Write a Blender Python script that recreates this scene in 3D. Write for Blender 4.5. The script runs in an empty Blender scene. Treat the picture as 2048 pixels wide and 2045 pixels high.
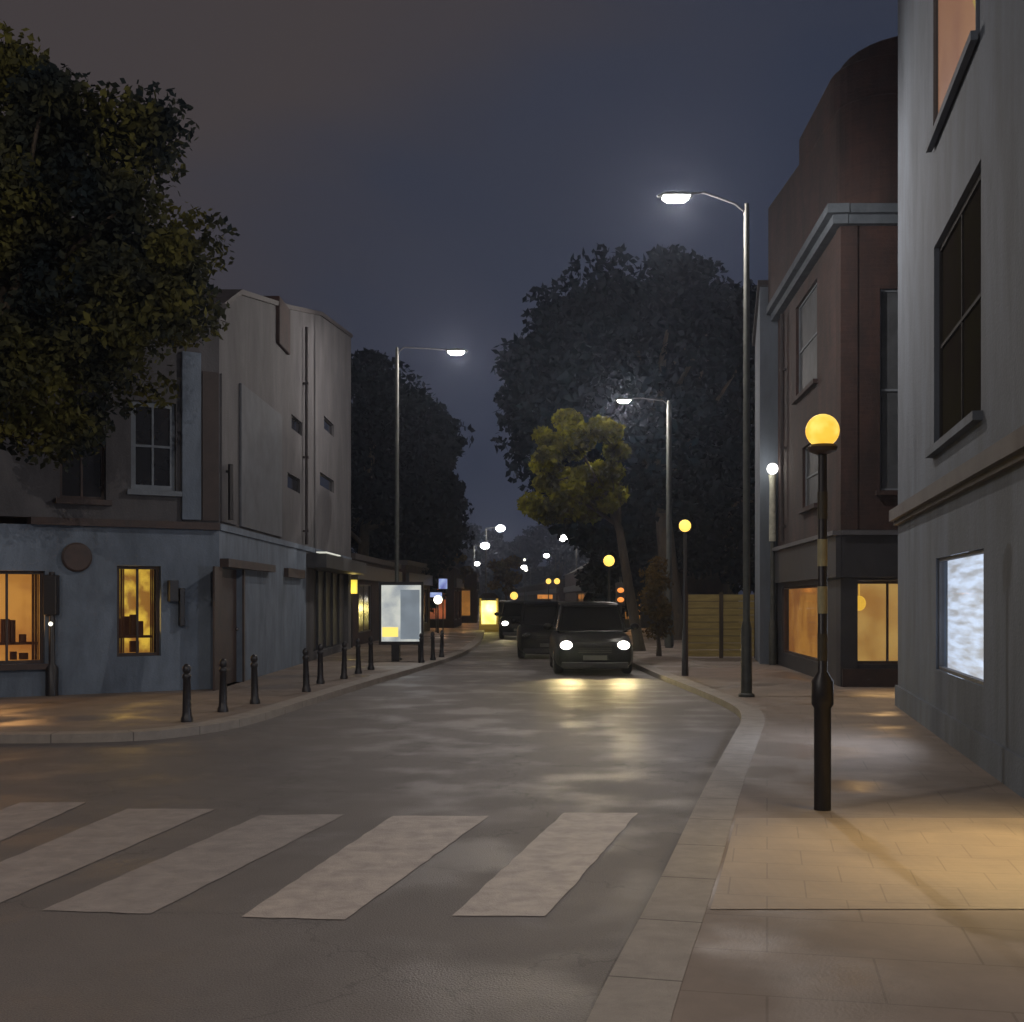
import bpy, bmesh, math, random
import numpy as np
from mathutils import Vector, Matrix

random.seed(7)
rng = np.random.default_rng(11)
SC = bpy.context.scene
COL = SC.collection
R = math.radians

# ------------------------------------------------------------------ camera
EYE = 1.65
F = 2400.0                      # focal length in pixels of the 2048 px wide picture
HY = 1200.0                     # picture row of the horizon
cam = bpy.data.cameras.new('camera')
cam.sensor_width = 36
cam.lens = 36 * F / 2048
cam.shift_y = (HY - 1022.5) / 2048
cam.clip_start = 0.1
cam.clip_end = 3000
camo = bpy.data.objects.new('camera', cam)
camo.location = (0, 0, EYE)
camo.rotation_euler = (R(90), 0, 0)
COL.objects.link(camo)
SC.camera = camo

# ------------------------------------------------------------------ render / exposure
SC.view_settings.view_transform = 'Standard'
SC.view_settings.look = 'None'
SC.view_settings.exposure = 0.22
SC.view_settings.gamma = 1.0
SC.view_settings.use_curve_mapping = False
SC.cycles.use_denoising = True
SC.cycles.sample_clamp_indirect = 3.0
SC.cycles.max_bounces = 5
SC.cycles.diffuse_bounces = 2
SC.cycles.volume_bounces = 0
SC.cycles.caustics_reflective = False
SC.cycles.caustics_refractive = False
SC.cycles.use_light_tree = True

# ------------------------------------------------------------------ night sky
W = bpy.data.worlds.new('World')
SC.world = W
W.use_nodes = True
nt = W.node_tree
for n in list(nt.nodes):
    nt.nodes.remove(n)
wo = nt.nodes.new('ShaderNodeOutputWorld')
bg = nt.nodes.new('ShaderNodeBackground')
tc = nt.nodes.new('ShaderNodeTexCoord')
mp = nt.nodes.new('ShaderNodeMapping')
mp.inputs['Scale'].default_value = (1.0, 1.0, 1.6)
nz = nt.nodes.new('ShaderNodeTexNoise')
nz.inputs['Scale'].default_value = 2.4
nz.inputs['Detail'].default_value = 5
nz.inputs['Distortion'].default_value = 0.6
sep = nt.nodes.new('ShaderNodeSeparateXYZ')
ma = nt.nodes.new('ShaderNodeMath'); ma.operation = 'MULTIPLY_ADD'   # west side and zenith warmer (town glow on cloud)
ma.inputs[1].default_value = -1.1; ma.inputs[2].default_value = 0.06
mb = nt.nodes.new('ShaderNodeMath'); mb.operation = 'MULTIPLY_ADD'
mb.inputs[1].default_value = 0.95
md = nt.nodes.new('ShaderNodeMath'); md.operation = 'ADD'
mn = nt.nodes.new('ShaderNodeMath'); mn.operation = 'MULTIPLY_ADD'
mn.inputs[1].default_value = 0.95; mn.inputs[2].default_value = -0.52
cr = nt.nodes.new('ShaderNodeValToRGB')
cr.color_ramp.elements[0].position = 0.12
cr.color_ramp.elements[0].color = (0.0250, 0.0310, 0.0520, 1)
cr.color_ramp.elements[1].position = 0.72
cr.color_ramp.elements[1].color = (0.050, 0.0420, 0.0435, 1)
e = cr.color_ramp.elements.new(0.36)
e.color = (0.0310, 0.0345, 0.0520, 1)
L = nt.links.new
L(tc.outputs['Generated'], mp.inputs[0]); L(mp.outputs[0], nz.inputs['Vector'])
L(tc.outputs['Generated'], sep.inputs[0])
L(sep.outputs['X'], ma.inputs[0]); L(sep.outputs['Z'], mb.inputs[0]); L(ma.outputs[0], mb.inputs[2])
L(nz.outputs[0], mn.inputs[0]); L(mb.outputs[0], md.inputs[0]); L(mn.outputs[0], md.inputs[1])
L(md.outputs[0], cr.inputs[0]); L(cr.outputs[0], bg.inputs[0]); L(bg.outputs[0], wo.inputs[0])
bg.inputs[1].default_value = 0.95

# ------------------------------------------------------------------ helpers
def at(px, py, h=0.0):
    """world point at height h seen at picture position (px, py)"""
    y = (EYE - h) * F / (py - HY)
    return Vector(((px - 1024) / F * y, y, h))

def X(px, y):
    return (px - 1024) / F * y

def H(py, y):
    return EYE + (HY - py) / F * y

def srgb(r, g, b):
    f = lambda c: (c / 255 / 12.92) if c / 255 <= 0.04045 else ((c / 255 + 0.055) / 1.055) ** 2.4
    return (f(r), f(g), f(b))

def mat(name, c1, c2=None, scale=3.0, rough=0.8, bump=0.0, bscale=40.0, metal=0.0, stretch=(1, 1, 1), spec=0.5, wet=None, coat=0.0):
    m = bpy.data.materials.new(name)
    m.use_nodes = True
    t = m.node_tree
    p = t.nodes['Principled BSDF']
    p.inputs['Roughness'].default_value = rough
    p.inputs['Metallic'].default_value = metal
    p.inputs['Specular IOR Level'].default_value = spec
    p.inputs['Coat Weight'].default_value = coat
    geo = t.nodes.new('ShaderNodeNewGeometry')
    mpp = t.nodes.new('ShaderNodeMapping')
    mpp.inputs['Scale'].default_value = stretch
    t.links.new(geo.outputs['Position'], mpp.inputs[0])
    if c2 is None:
        c2 = tuple(c * 0.75 for c in c1)
    n1 = t.nodes.new('ShaderNodeTexNoise')
    n1.inputs['Scale'].default_value = scale
    n1.inputs['Detail'].default_value = 6
    n1.inputs['Roughness'].default_value = 0.65
    n1.inputs['Distortion'].default_value = 0.4
    rp = t.nodes.new('ShaderNodeValToRGB')
    rp.color_ramp.elements[0].position = 0.33
    rp.color_ramp.elements[0].color = (*c2, 1)
    rp.color_ramp.elements[1].position = 0.66
    rp.color_ramp.elements[1].color = (*c1, 1)
    t.links.new(mpp.outputs[0], n1.inputs['Vector'])
    t.links.new(n1.outputs[0], rp.inputs[0])
    t.links.new(rp.outputs[0], p.inputs['Base Color'])
    if bump > 0:
        n2 = t.nodes.new('ShaderNodeTexNoise')
        n2.inputs['Scale'].default_value = bscale
        n2.inputs['Detail'].default_value = 4
        b = t.nodes.new('ShaderNodeBump')
        b.inputs['Strength'].default_value = bump
        b.inputs['Distance'].default_value = 0.02
        t.links.new(geo.outputs['Position'], n2.inputs['Vector'])
        t.links.new(n2.outputs[0], b.inputs['Height'])
        t.links.new(b.outputs[0], p.inputs['Normal'])
    if wet:
        lo, hi, ws, thr = wet
        n3 = t.nodes.new('ShaderNodeTexNoise')
        n3.inputs['Scale'].default_value = ws
        n3.inputs['Detail'].default_value = 5
        r3 = t.nodes.new('ShaderNodeMapRange')
        r3.inputs['From Min'].default_value = thr - 0.08
        r3.inputs['From Max'].default_value = thr + 0.08
        r3.inputs['To Min'].default_value = lo
        r3.inputs['To Max'].default_value = hi
        t.links.new(geo.outputs['Position'], n3.inputs['Vector'])
        t.links.new(n3.outputs[0], r3.inputs['Value'])
        t.links.new(r3.outputs[0], p.inputs['Roughness'])
    return m

def emis(name, c1, strength, c2=None, scale=4.0, stretch=(1, 1, 1), thr=(0.4, 0.6)):
    m = bpy.data.materials.new(name)
    m.use_nodes = True
    t = m.node_tree
    p = t.nodes['Principled BSDF']
    p.inputs['Base Color'].default_value = (*[min(c, 0.6) for c in c1], 1)
    p.inputs['Emission Strength'].default_value = strength
    if c2 is None:
        p.inputs['Emission Color'].default_value = (*c1, 1)
    else:
        geo = t.nodes.new('ShaderNodeNewGeometry')
        mpp = t.nodes.new('ShaderNodeMapping')
        mpp.inputs['Scale'].default_value = stretch
        n1 = t.nodes.new('ShaderNodeTexNoise')
        n1.inputs['Scale'].default_value = scale
        n1.inputs['Detail'].default_value = 4
        rp = t.nodes.new('ShaderNodeValToRGB')
        rp.color_ramp.elements[0].position = thr[0]
        rp.color_ramp.elements[0].color = (*c2, 1)
        rp.color_ramp.elements[1].position = thr[1]
        rp.color_ramp.elements[1].color = (*c1, 1)
        t.links.new(geo.outputs['Position'], mpp.inputs[0])
        t.links.new(mpp.outputs[0], n1.inputs['Vector'])
        t.links.new(n1.outputs[0], rp.inputs[0])
        t.links.new(rp.outputs[0], p.inputs['Emission Color'])
    return m

def glassy(name, tint=(0.8, 0.85, 0.9)):
    m = bpy.data.materials.new(name)
    m.use_nodes = True
    t = m.node_tree
    for n in list(t.nodes):
        t.nodes.remove(n)
    o = t.nodes.new('ShaderNodeOutputMaterial')
    mix = t.nodes.new('ShaderNodeMixShader')
    fr = t.nodes.new('ShaderNodeFresnel'); fr.inputs[0].default_value = 1.45
    tr = t.nodes.new('ShaderNodeBsdfTransparent'); tr.inputs[0].default_value = (*tint, 1)
    gl = t.nodes.new('ShaderNodeBsdfGlossy'); gl.inputs['Roughness'].default_value = 0.06
    g_ = t.nodes.new('ShaderNodeNewGeometry'); sb = t.nodes.new('ShaderNodeMath'); sb.operation = 'SUBTRACT'; sb.use_clamp = True
    t.links.new(fr.outputs[0], sb.inputs[0]); t.links.new(g_.outputs['Backfacing'], sb.inputs[1])
    t.links.new(sb.outputs[0], mix.inputs[0]); t.links.new(tr.outputs[0], mix.inputs[1])
    t.links.new(gl.outputs[0], mix.inputs[2]); t.links.new(mix.outputs[0], o.inputs[0])
    return m

class MB:
    def __init__(s):
        s.v = []; s.f = []
    def add(s, vs, fs):
        o = len(s.v)
        s.v += [tuple(v) for v in vs]
        s.f += [tuple(i + o for i in f) for f in fs]
        return s
    def box(s, x0, x1, y0, y1, z0, z1):
        vs = [(x0, y0, z0), (x1, y0, z0), (x1, y1, z0), (x0, y1, z0), (x0, y0, z1), (x1, y0, z1), (x1, y1, z1), (x0, y1, z1)]
        return s.add(vs, [(0, 3, 2, 1), (4, 5, 6, 7), (0, 1, 5, 4), (1, 2, 6, 5), (2, 3, 7, 6), (3, 0, 4, 7)])
    def hexa(s, b, t):
        """bottom loop b and top loop t of equal length"""
        n = len(b)
        return s.add(list(b) + list(t), [tuple(range(n))[::-1], tuple(range(n, 2 * n))] + [(i, (i + 1) % n, n + (i + 1) % n, n + i) for i in range(n)])
    def prism(s, poly, z0, z1):
        return s.hexa([(p[0], p[1], z0) for p in poly], [(p[0], p[1], z1) for p in poly])
    def tube(s, pts, rad, n=12, cap=True):
        pts = [Vector(p) for p in pts]
        if not hasattr(rad, '__len__'):
            rad = [rad] * len(pts)
        rings = []
        for i, p in enumerate(pts):
            a = pts[max(0, i - 1)]; b = pts[min(len(pts) - 1, i + 1)]
            d = (b - a).normalized()
            up = Vector((0, 0, 1)) if abs(d.z) < 0.95 else Vector((0, 1, 0))
            u = d.cross(up).normalized(); w = d.cross(u).normalized()
            rings.append([p + (u * math.cos(2 * math.pi * k / n) + w * math.sin(2 * math.pi * k / n)) * rad[i] for k in range(n)])
        vs = [v for r in rings for v in r]
        fs = []
        for i in range(len(pts) - 1):
            for k in range(n):
                fs.append((i * n + k, i * n + (k + 1) % n, (i + 1) * n + (k + 1) % n, (i + 1) * n + k))
        if cap:
            fs.append(tuple(range(n))[::-1]); fs.append(tuple(range((len(pts) - 1) * n, len(pts) * n)))
        return s.add(vs, fs)
    def lathe(s, c, prof, n=20):
        vs = []; fs = []
        for r, z in prof:
            for k in range(n):
                a = 2 * math.pi * k / n
                vs.append((c[0] + r * math.cos(a), c[1] + r * math.sin(a), c[2] + z))
        m = len(prof)
        for i in range(m - 1):
            for k in range(n):
                fs.append((i * n + k, i * n + (k + 1) % n, (i + 1) * n + (k + 1) % n, (i + 1) * n + k))
        fs.append(tuple(range(n))[::-1]); fs.append(tuple(range((m - 1) * n, m * n)))
        return s.add(vs, fs)
    def sphere(s, c, r, n=20, sz=1.0):
        prof = []
        m = n // 2
        for i in range(m + 1):
            a = -math.pi / 2 + math.pi * i / m
            prof.append((max(1e-4, r * math.cos(a)), r * math.sin(a) * sz))
        return s.lathe(c, prof, n)
    def build(s, name, material, parent=None, bevel=0.0, smooth=False, seg=2):
        me = bpy.data.meshes.new(name)
        me.from_pydata(s.v, [], s.f)
        me.validate(); me.update()
        b = bmesh.new(); b.from_mesh(me)
        bmesh.ops.recalc_face_normals(b, faces=b.faces)
        b.to_mesh(me); b.free()
        me.materials.append(material)
        if smooth:
            me.shade_smooth()
            try:
                me.set_sharp_from_angle(angle=R(40))
            except Exception:
                pass
        o = bpy.data.objects.new(name, me)
        COL.objects.link(o)
        if parent is not None:
            o.parent = parent
        if bevel:
            md_ = o.modifiers.new('bevel', 'BEVEL'); md_.width = bevel; md_.segments = seg; md_.limit_method = 'ANGLE'
        return o

def tag(o, label=None, cat=None, group=None, kind=None):
    if label: o['label'] = label
    if cat: o['category'] = cat
    if group: o['group'] = group
    if kind: o['kind'] = kind
    return o

def empty(name, loc, label, cat, group=None, rz=0.0):
    o = bpy.data.objects.new(name, None)
    o.empty_display_size = 0.3
    o.location = loc
    o.rotation_euler = (0, 0, rz)
    COL.objects.link(o)
    return tag(o, label, cat, group)

def copy_tree(o, parent=None):
    c = o.copy(); COL.objects.link(c)
    if parent is not None:
        c.parent = parent
    for ch in list(o.children):
        copy_tree(ch, c)
    return c

def point_light(name, loc, power, col, rad=0.1, parent=None, kind='POINT', spot=None, blend=0.5, rot=None):
    l = bpy.data.lights.new(name, kind)
    l.energy = power; l.color = col; l.shadow_soft_size = rad
    if kind == 'SPOT':
        l.spot_size = spot; l.spot_blend = blend
    o = bpy.data.objects.new(name, l)
    o.location = loc
    if rot: o.rotation_euler = rot
    COL.objects.link(o)
    if parent is not None:
        o.parent = parent
    return o

# ------------------------------------------------------------------ materials
M = {}
M['road'] = mat('asphalt', (0.142, 0.126, 0.117), (0.110, 0.098, 0.093), 0.7, 0.6, 0.35, 90, spec=0.26, wet=(0.46, 0.64, 1.1, 0.46), stretch=(1, 0.6, 1))
M['pave'] = mat('paving', (0.215, 0.17, 0.138), (0.155, 0.124, 0.102), 1.3, 0.65, 0.12, 60, spec=0.4, wet=(0.30, 0.80, 0.6, 0.44))
M['kerb'] = mat('granite_kerb', (0.28, 0.245, 0.21), (0.205, 0.18, 0.158), 5, 0.7, 0.4, 120)
M['paint'] = mat('road_paint', (0.42, 0.36, 0.315), (0.27, 0.232, 0.208), 6, 0.6, 0.3, 90)
M['paintold'] = mat('worn_road_paint', (0.29, 0.255, 0.235), (0.20, 0.177, 0.165), 6, 0.6, 0.3, 90)
M['buff'] = mat('buff_paving', (0.27, 0.205, 0.14), (0.20, 0.152, 0.108), 1.6, 0.6)
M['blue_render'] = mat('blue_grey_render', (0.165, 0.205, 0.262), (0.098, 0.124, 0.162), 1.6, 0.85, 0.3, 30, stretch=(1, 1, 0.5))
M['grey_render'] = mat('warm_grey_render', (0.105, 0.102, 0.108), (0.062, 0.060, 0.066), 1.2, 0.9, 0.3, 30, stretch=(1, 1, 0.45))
M['near_render'] = mat('grey_stucco', (0.142, 0.172, 0.216), (0.098, 0.116, 0.142), 1.0, 0.9, 0.35, 30, stretch=(1, 1, 0.4))
M['pale_trim'] = mat('pale_trim', (0.17, 0.195, 0.225), (0.12, 0.14, 0.165), 3, 0.8, 0.2, 30)
M['brown_paint'] = mat('brown_paint', (0.060, 0.036, 0.030), (0.035, 0.024, 0.022), 4, 0.6, 0.2, 30)
M['brick_dark'] = mat('dark_brick', (0.044, 0.0205, 0.0165), (0.017, 0.0105, 0.0098), 2.2, 0.9, 0.4, 30, stretch=(1, 1, 0.4))
M['slate'] = mat('slate', (0.05, 0.04, 0.04), (0.03, 0.026, 0.028), 4, 0.75, 0.4, 30)
M['fascia'] = mat('fascia_paint', (0.035, 0.036, 0.042), (0.024, 0.024, 0.028), 3, 0.55)
M['black'] = mat('black_metal', (0.016, 0.014, 0.016), (0.01, 0.009, 0.011), 6, 0.45)
M['galv'] = mat('galvanised_steel', (0.075, 0.08, 0.07), (0.04, 0.043, 0.04), 5, 0.6, metal=0.2)
M['bark'] = mat('bark', (0.075, 0.055, 0.035), (0.035, 0.027, 0.02), 9, 0.95, 0.9, 25, stretch=(1, 1, 0.25))
M['glass_dark'] = mat('dark_glass', (0.022, 0.023, 0.028), (0.014, 0.015, 0.02), 2, 0.12, spec=0.7)
M['glass'] = glassy('window_glass')
M['carpaint'] = mat('black_car_paint', (0.005, 0.0045, 0.006), (0.004, 0.004, 0.005), 2, 0.45, spec=0.15)
M['carglass'] = mat('car_glass', (0.006, 0.006, 0.008), None, 2, 0.2, spec=0.12)
M['rubber'] = mat('rubber', (0.012, 0.012, 0.013), None, 8, 0.85)
M['chrome'] = mat('chrome', (0.5, 0.5, 0.52), (0.4, 0.4, 0.42), 5, 0.2, metal=1.0)
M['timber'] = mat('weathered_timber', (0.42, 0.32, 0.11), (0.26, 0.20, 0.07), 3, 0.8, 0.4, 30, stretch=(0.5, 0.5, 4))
M['curtain'] = mat('curtain_cloth', (0.30, 0.10, 0.04), (0.2, 0.06, 0.03), 5, 0.9)
M['white_stripe'] = mat('white_band', (0.35, 0.33, 0.2), (0.25, 0.23, 0.13), 5, 0.6)
M['leadgrey'] = mat('roof_lead', (0.10, 0.10, 0.11), None, 3, 0.7)

M['glass_trim'] = mat('dull_window_paint', (0.050, 0.047, 0.045), (0.036, 0.034, 0.032), 4, 0.9, spec=0.1)
E = {}
E['lamp'] = emis('lamp_white', (1.0, 0.98, 0.93), 14)
E['globe'] = emis('amber_globe', (1.0, 0.66, 0.12), 0.98, (0.92, 0.50, 0.05), 9)
E['globe_far'] = emis('amber_globe_far', (1.0, 0.62, 0.12), 1.3)
E['white_win'] = emis('white_shop_light', (0.80, 0.83, 0.93), 1.7, (0.44, 0.40, 0.38), 2.0, (0.5, 0.5, 6), (0.36, 0.60))
E['orange_win'] = emis('orange_room_light', (0.66, 0.26, 0.045), 0.85, (0.38, 0.12, 0.025), 1.3, (1, 1, 1.2), (0.36, 0.62))
E['amber_win'] = emis('amber_room_light', (0.85, 0.48, 0.05), 1.0, (0.30, 0.11, 0.02), 4.5, (1, 1, 0.8), (0.42, 0.6))
E['tan_win'] = emis('tan_room_light', (0.62, 0.33, 0.085), 0.8, (0.44, 0.19, 0.045), 1.4, (1, 1, 1), (0.36, 0.6))
E['top_win'] = emis('upstairs_room_light', (0.56, 0.25, 0.10), 0.95, (0.40, 0.16, 0.07), 1.2, (1, 1, 0.6), (0.3, 0.7))
E['yellow'] = emis('yellow_light', (0.95, 0.72, 0.16), 1.0)
E['bulb'] = emis('orange_bulb', (1.0, 0.5, 0.05), 0.95)
E['headlight'] = emis('headlight', (1.0, 0.96, 0.86), 8)
E['panel'] = emis('lit_poster', (0.55, 0.57, 0.52), 0.8, (0.22, 0.26, 0.30), 2.2, (1, 1, 1), (0.35, 0.6))
E['kiosk'] = emis('kiosk_light', (0.95, 0.82, 0.32), 1.1, (0.60, 0.52, 0.08), 3.0)
E['red_shop'] = emis('red_shop_light', (0.60, 0.13, 0.04), 0.8, (0.25, 0.07, 0.03), 1.5)
E['orange_shop'] = emis('orange_shop_light', (0.70, 0.25, 0.04), 0.8, (0.30, 0.11, 0.02), 1.5)
E['blue_sign'] = emis('blue_sign_light', (0.40, 0.50, 0.85), 0.8, (0.12, 0.14, 0.4), 3)
E['dim_yellow'] = emis('dim_yellow_light', (0.30, 0.24, 0.05), 0.55, (0.05, 0.045, 0.02), 1.6)
E['amber_signal'] = emis('amber_signal', (0.95, 0.30, 0.06), 0.9)
LAMPC = (1.0, 0.91, 0.84)

def brickwork(m, amount=0.5, w=0.225, h=0.075):
    t = m.node_tree; p = t.nodes['Principled BSDF']
    g_ = t.nodes.new('ShaderNodeNewGeometry'); sp = t.nodes.new('ShaderNodeSeparateXYZ'); ad = t.nodes.new('ShaderNodeMath'); ad.operation = 'ADD'
    cb = t.nodes.new('ShaderNodeCombineXYZ'); b_ = t.nodes.new('ShaderNodeTexBrick')
    b_.inputs['Scale'].default_value = 1; b_.inputs['Brick Width'].default_value = w; b_.inputs['Row Height'].default_value = h; b_.inputs['Mortar Size'].default_value = 0.007
    b_.inputs['Color1'].default_value = (1.25, 1.2, 1.15, 1); b_.inputs['Color2'].default_value = (0.7, 0.72, 0.75, 1); b_.inputs['Mortar'].default_value = (1.3, 1.35, 1.4, 1)
    t.links.new(g_.outputs['Position'], sp.inputs[0]); t.links.new(sp.outputs[0], ad.inputs[0]); t.links.new(sp.outputs[1], ad.inputs[1])
    t.links.new(ad.outputs[0], cb.inputs[0]); t.links.new(sp.outputs[2], cb.inputs[1]); t.links.new(cb.outputs[0], b_.inputs['Vector'])
    src = p.inputs['Base Color'].links[0].from_socket
    mx = t.nodes.new('ShaderNodeMix'); mx.data_type = 'RGBA'; mx.blend_type = 'MULTIPLY'; mx.inputs[0].default_value = amount
    t.links.new(src, mx.inputs[6]); t.links.new(b_.outputs['Color'], mx.inputs[7]); t.links.new(mx.outputs[2], p.inputs['Base Color'])
def streaks(m, c=(0.62, 0.60, 0.58)):
    """rain streaks and grime down a rendered wall"""
    t = m.node_tree; p = t.nodes['Principled BSDF']
    g_ = t.nodes.new('ShaderNodeNewGeometry'); mp_ = t.nodes.new('ShaderNodeMapping'); mp_.inputs['Scale'].default_value = (1.1, 1.1, 0.22)
    n_ = t.nodes.new('ShaderNodeTexNoise'); n_.inputs['Scale'].default_value = 1.3; n_.inputs['Detail'].default_value = 7; n_.inputs['Roughness'].default_value = 0.7
    q = t.nodes.new('ShaderNodeValToRGB'); q.color_ramp.elements[0].position = .36; q.color_ramp.elements[0].color = (*c, 1); q.color_ramp.elements[1].position = .56; q.color_ramp.elements[1].color = (1, 1, 1, 1)
    src = p.inputs['Base Color'].links[0].from_socket
    mx = t.nodes.new('ShaderNodeMix'); mx.data_type = 'RGBA'; mx.blend_type = 'MULTIPLY'; mx.inputs[0].default_value = 0.55
    t.links.new(g_.outputs['Position'], mp_.inputs[0]); t.links.new(mp_.outputs[0], n_.inputs['Vector']); t.links.new(n_.outputs[0], q.inputs[0])
    t.links.new(src, mx.inputs[6]); t.links.new(q.outputs[0], mx.inputs[7]); t.links.new(mx.outputs[2], p.inputs['Base Color'])
brickwork(M['brick_dark'])
for k_ in ('grey_render', 'blue_render', 'near_render'):
    streaks(M[k_])
# tyre-polished tracks and cracked patches of the carriageway
def roadwear(m):
    t = m.node_tree; p = t.nodes['Principled BSDF']
    g_ = t.nodes.new('ShaderNodeNewGeometry'); v_ = t.nodes.new('ShaderNodeTexVoronoi'); v_.feature = 'DISTANCE_TO_EDGE'; v_.inputs['Scale'].default_value = 0.55
    n_ = t.nodes.new('ShaderNodeTexNoise'); n_.inputs['Scale'].default_value = 3; n_.inputs['Detail'].default_value = 6
    vm = t.nodes.new('ShaderNodeVectorMath'); vm.operation = 'MULTIPLY_ADD'; vm.inputs[1].default_value = (.7, .7, .7)
    lt = t.nodes.new('ShaderNodeMath'); lt.operation = 'LESS_THAN'; lt.inputs[1].default_value = 0.006
    s2 = t.nodes.new('ShaderNodeTexNoise'); s2.inputs['Scale'].default_value = 140; s2.inputs['Detail'].default_value = 2
    q = t.nodes.new('ShaderNodeMapRange'); q.inputs['From Min'].default_value = .35; q.inputs['From Max'].default_value = .65; q.inputs['To Min'].default_value = .72; q.inputs['To Max'].default_value = 1.28
    t.links.new(n_.outputs['Color'], vm.inputs[0]); t.links.new(g_.outputs['Position'], n_.inputs['Vector']); t.links.new(g_.outputs['Position'], vm.inputs[2]); t.links.new(vm.outputs[0], v_.inputs['Vector'])
    t.links.new(v_.outputs['Distance'], lt.inputs[0]); t.links.new(g_.outputs['Position'], s2.inputs['Vector']); t.links.new(s2.outputs[0], q.inputs['Value'])
    src = p.inputs['Base Color'].links[0].from_socket
    mx = t.nodes.new('ShaderNodeMix'); mx.data_type = 'RGBA'; mx.blend_type = 'MULTIPLY'; mx.inputs[7].default_value = (.78, .78, .78, 1)
    m2 = t.nodes.new('ShaderNodeMix'); m2.data_type = 'RGBA'; m2.blend_type = 'MULTIPLY'; m2.inputs[0].default_value = 1
    t.links.new(lt.outputs[0], mx.inputs[0]); t.links.new(src, mx.inputs[6]); t.links.new(mx.outputs[2], m2.inputs[6]); t.links.new(q.outputs[0], m2.inputs[7]); t.links.new(m2.outputs[2], p.inputs['Base Color'])
roadwear(M['road'])

# ------------------------------------------------------------------ ground
PV = 0.10       # pavement height

def offset(poly, d):
    out = []
    for i, p in enumerate(poly):
        a = Vector(poly[max(0, i - 1)]); b = Vector(poly[min(len(poly) - 1, i + 1)])
        t = (b - a).normalized()
        out.append((p[0] + t.y * d, p[1] - t.x * d))
    return out

def smoothline(p, it=2):
    for _ in range(it):
        q = [p[0]]
        for a, b in zip(p[:-1], p[1:]):
            q.append((a[0] * .75 + b[0] * .25, a[1] * .75 + b[1] * .25))
            q.append((a[0] * .25 + b[0] * .75, a[1] * .25 + b[1] * .75))
        q.append(p[-1]); p = q
    return p

g = MB(); g.box(-400, 400, -60, 900, -0.3, 0.0)
tag(g.build('road', M['road']), kind='structure')

# right kerb, near to far (road on its left)
RK = smoothline([(-1.6, -4.0), (0.05, 3.4), (0.36, 4.8), (0.74, 6.3), (1.35, 8.9), (1.66, 10.2), (2.55, 13.8), (3.0, 15.6), (3.28, 17.4), (3.22, 21.0), (3.0, 26),
                 (2.95, 33), (3.1, 60), (3.2, 110), (-1.0, 240), (-6.0, 400)])
LK = smoothline([(-40, 16.0), (-12, 14.4), (-7.5, 13.8), (-5.0, 13.75), (-4.0, 14.2), (-3.45, 15.6), (-3.2, 18.2), (-2.7, 23.3), (-1.75, 31), (-1.3, 37),
                 (-1.15, 50), (-2.2, 100), (-8.5, 240), (-14, 400)])

def strip(name, line, w0, w1, z0, z1, material, label_kind='structure'):
    a = offset(line, w0); b = offset(line, w1)
    s = MB()
    vs = []; fs = []
    for (p, q) in zip(a, b):
        vs += [(p[0], p[1], z0), (p[0], p[1], z1), (q[0], q[1], z1), (q[0], q[1], z0)]
    for i in range(len(a) - 1):
        o = 4 * i
        for k in range(4):
            fs.append((o + k, o + (k + 1) % 4, o + 4 + (k + 1) % 4, o + 4 + k))
    fs.append((0, 1, 2, 3)); o = 4 * (len(a) - 1); fs.append((o, o + 3, o + 2, o + 1))
    s.add(vs, fs)
    ob = s.build(name, material)
    at_ = ob.data.attributes.new('along', 'FLOAT', 'POINT')
    d_ = 0.0; vals = []
    for i in range(len(a)):
        if i: d_ += (Vector(a[i]) - Vector(a[i - 1])).length
        vals += [d_] * 4
    if len(ob.data.vertices) == len(vals):
        at_.data.foreach_set('value', vals)
    return tag(ob, kind=label_kind)
def darken_mask(m, build):
    """multiply the base colour of m by a line mask made by build(tree) -> socket (1 = joint)"""
    t = m.node_tree; p = t.nodes['Principled BSDF']
    src = p.inputs['Base Color'].links[0].from_socket
    k = build(t)
    mx = t.nodes.new('ShaderNodeMix'); mx.data_type = 'RGBA'; mx.blend_type = 'MULTIPLY'
    t.links.new(k, mx.inputs[0]); t.links.new(src, mx.inputs[6]); mx.inputs[7].default_value = (0.35, 0.33, 0.32, 1)
    t.links.new(mx.outputs[2], p.inputs['Base Color'])
def kerb_mask(t):
    a_ = t.nodes.new('ShaderNodeAttribute'); a_.attribute_name = 'along'
    d1 = t.nodes.new('ShaderNodeMath'); d1.operation = 'DIVIDE'; d1.inputs[1].default_value = 0.915
    f1 = t.nodes.new('ShaderNodeMath'); f1.operation = 'FRACT'
    l1 = t.nodes.new('ShaderNodeMath'); l1.operation = 'LESS_THAN'; l1.inputs[1].default_value = 0.014
    t.links.new(a_.outputs['Fac'], d1.inputs[0]); t.links.new(d1.outputs[0], f1.inputs[0]); t.links.new(f1.outputs[0], l1.inputs[0])
    return l1.outputs[0]
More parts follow.
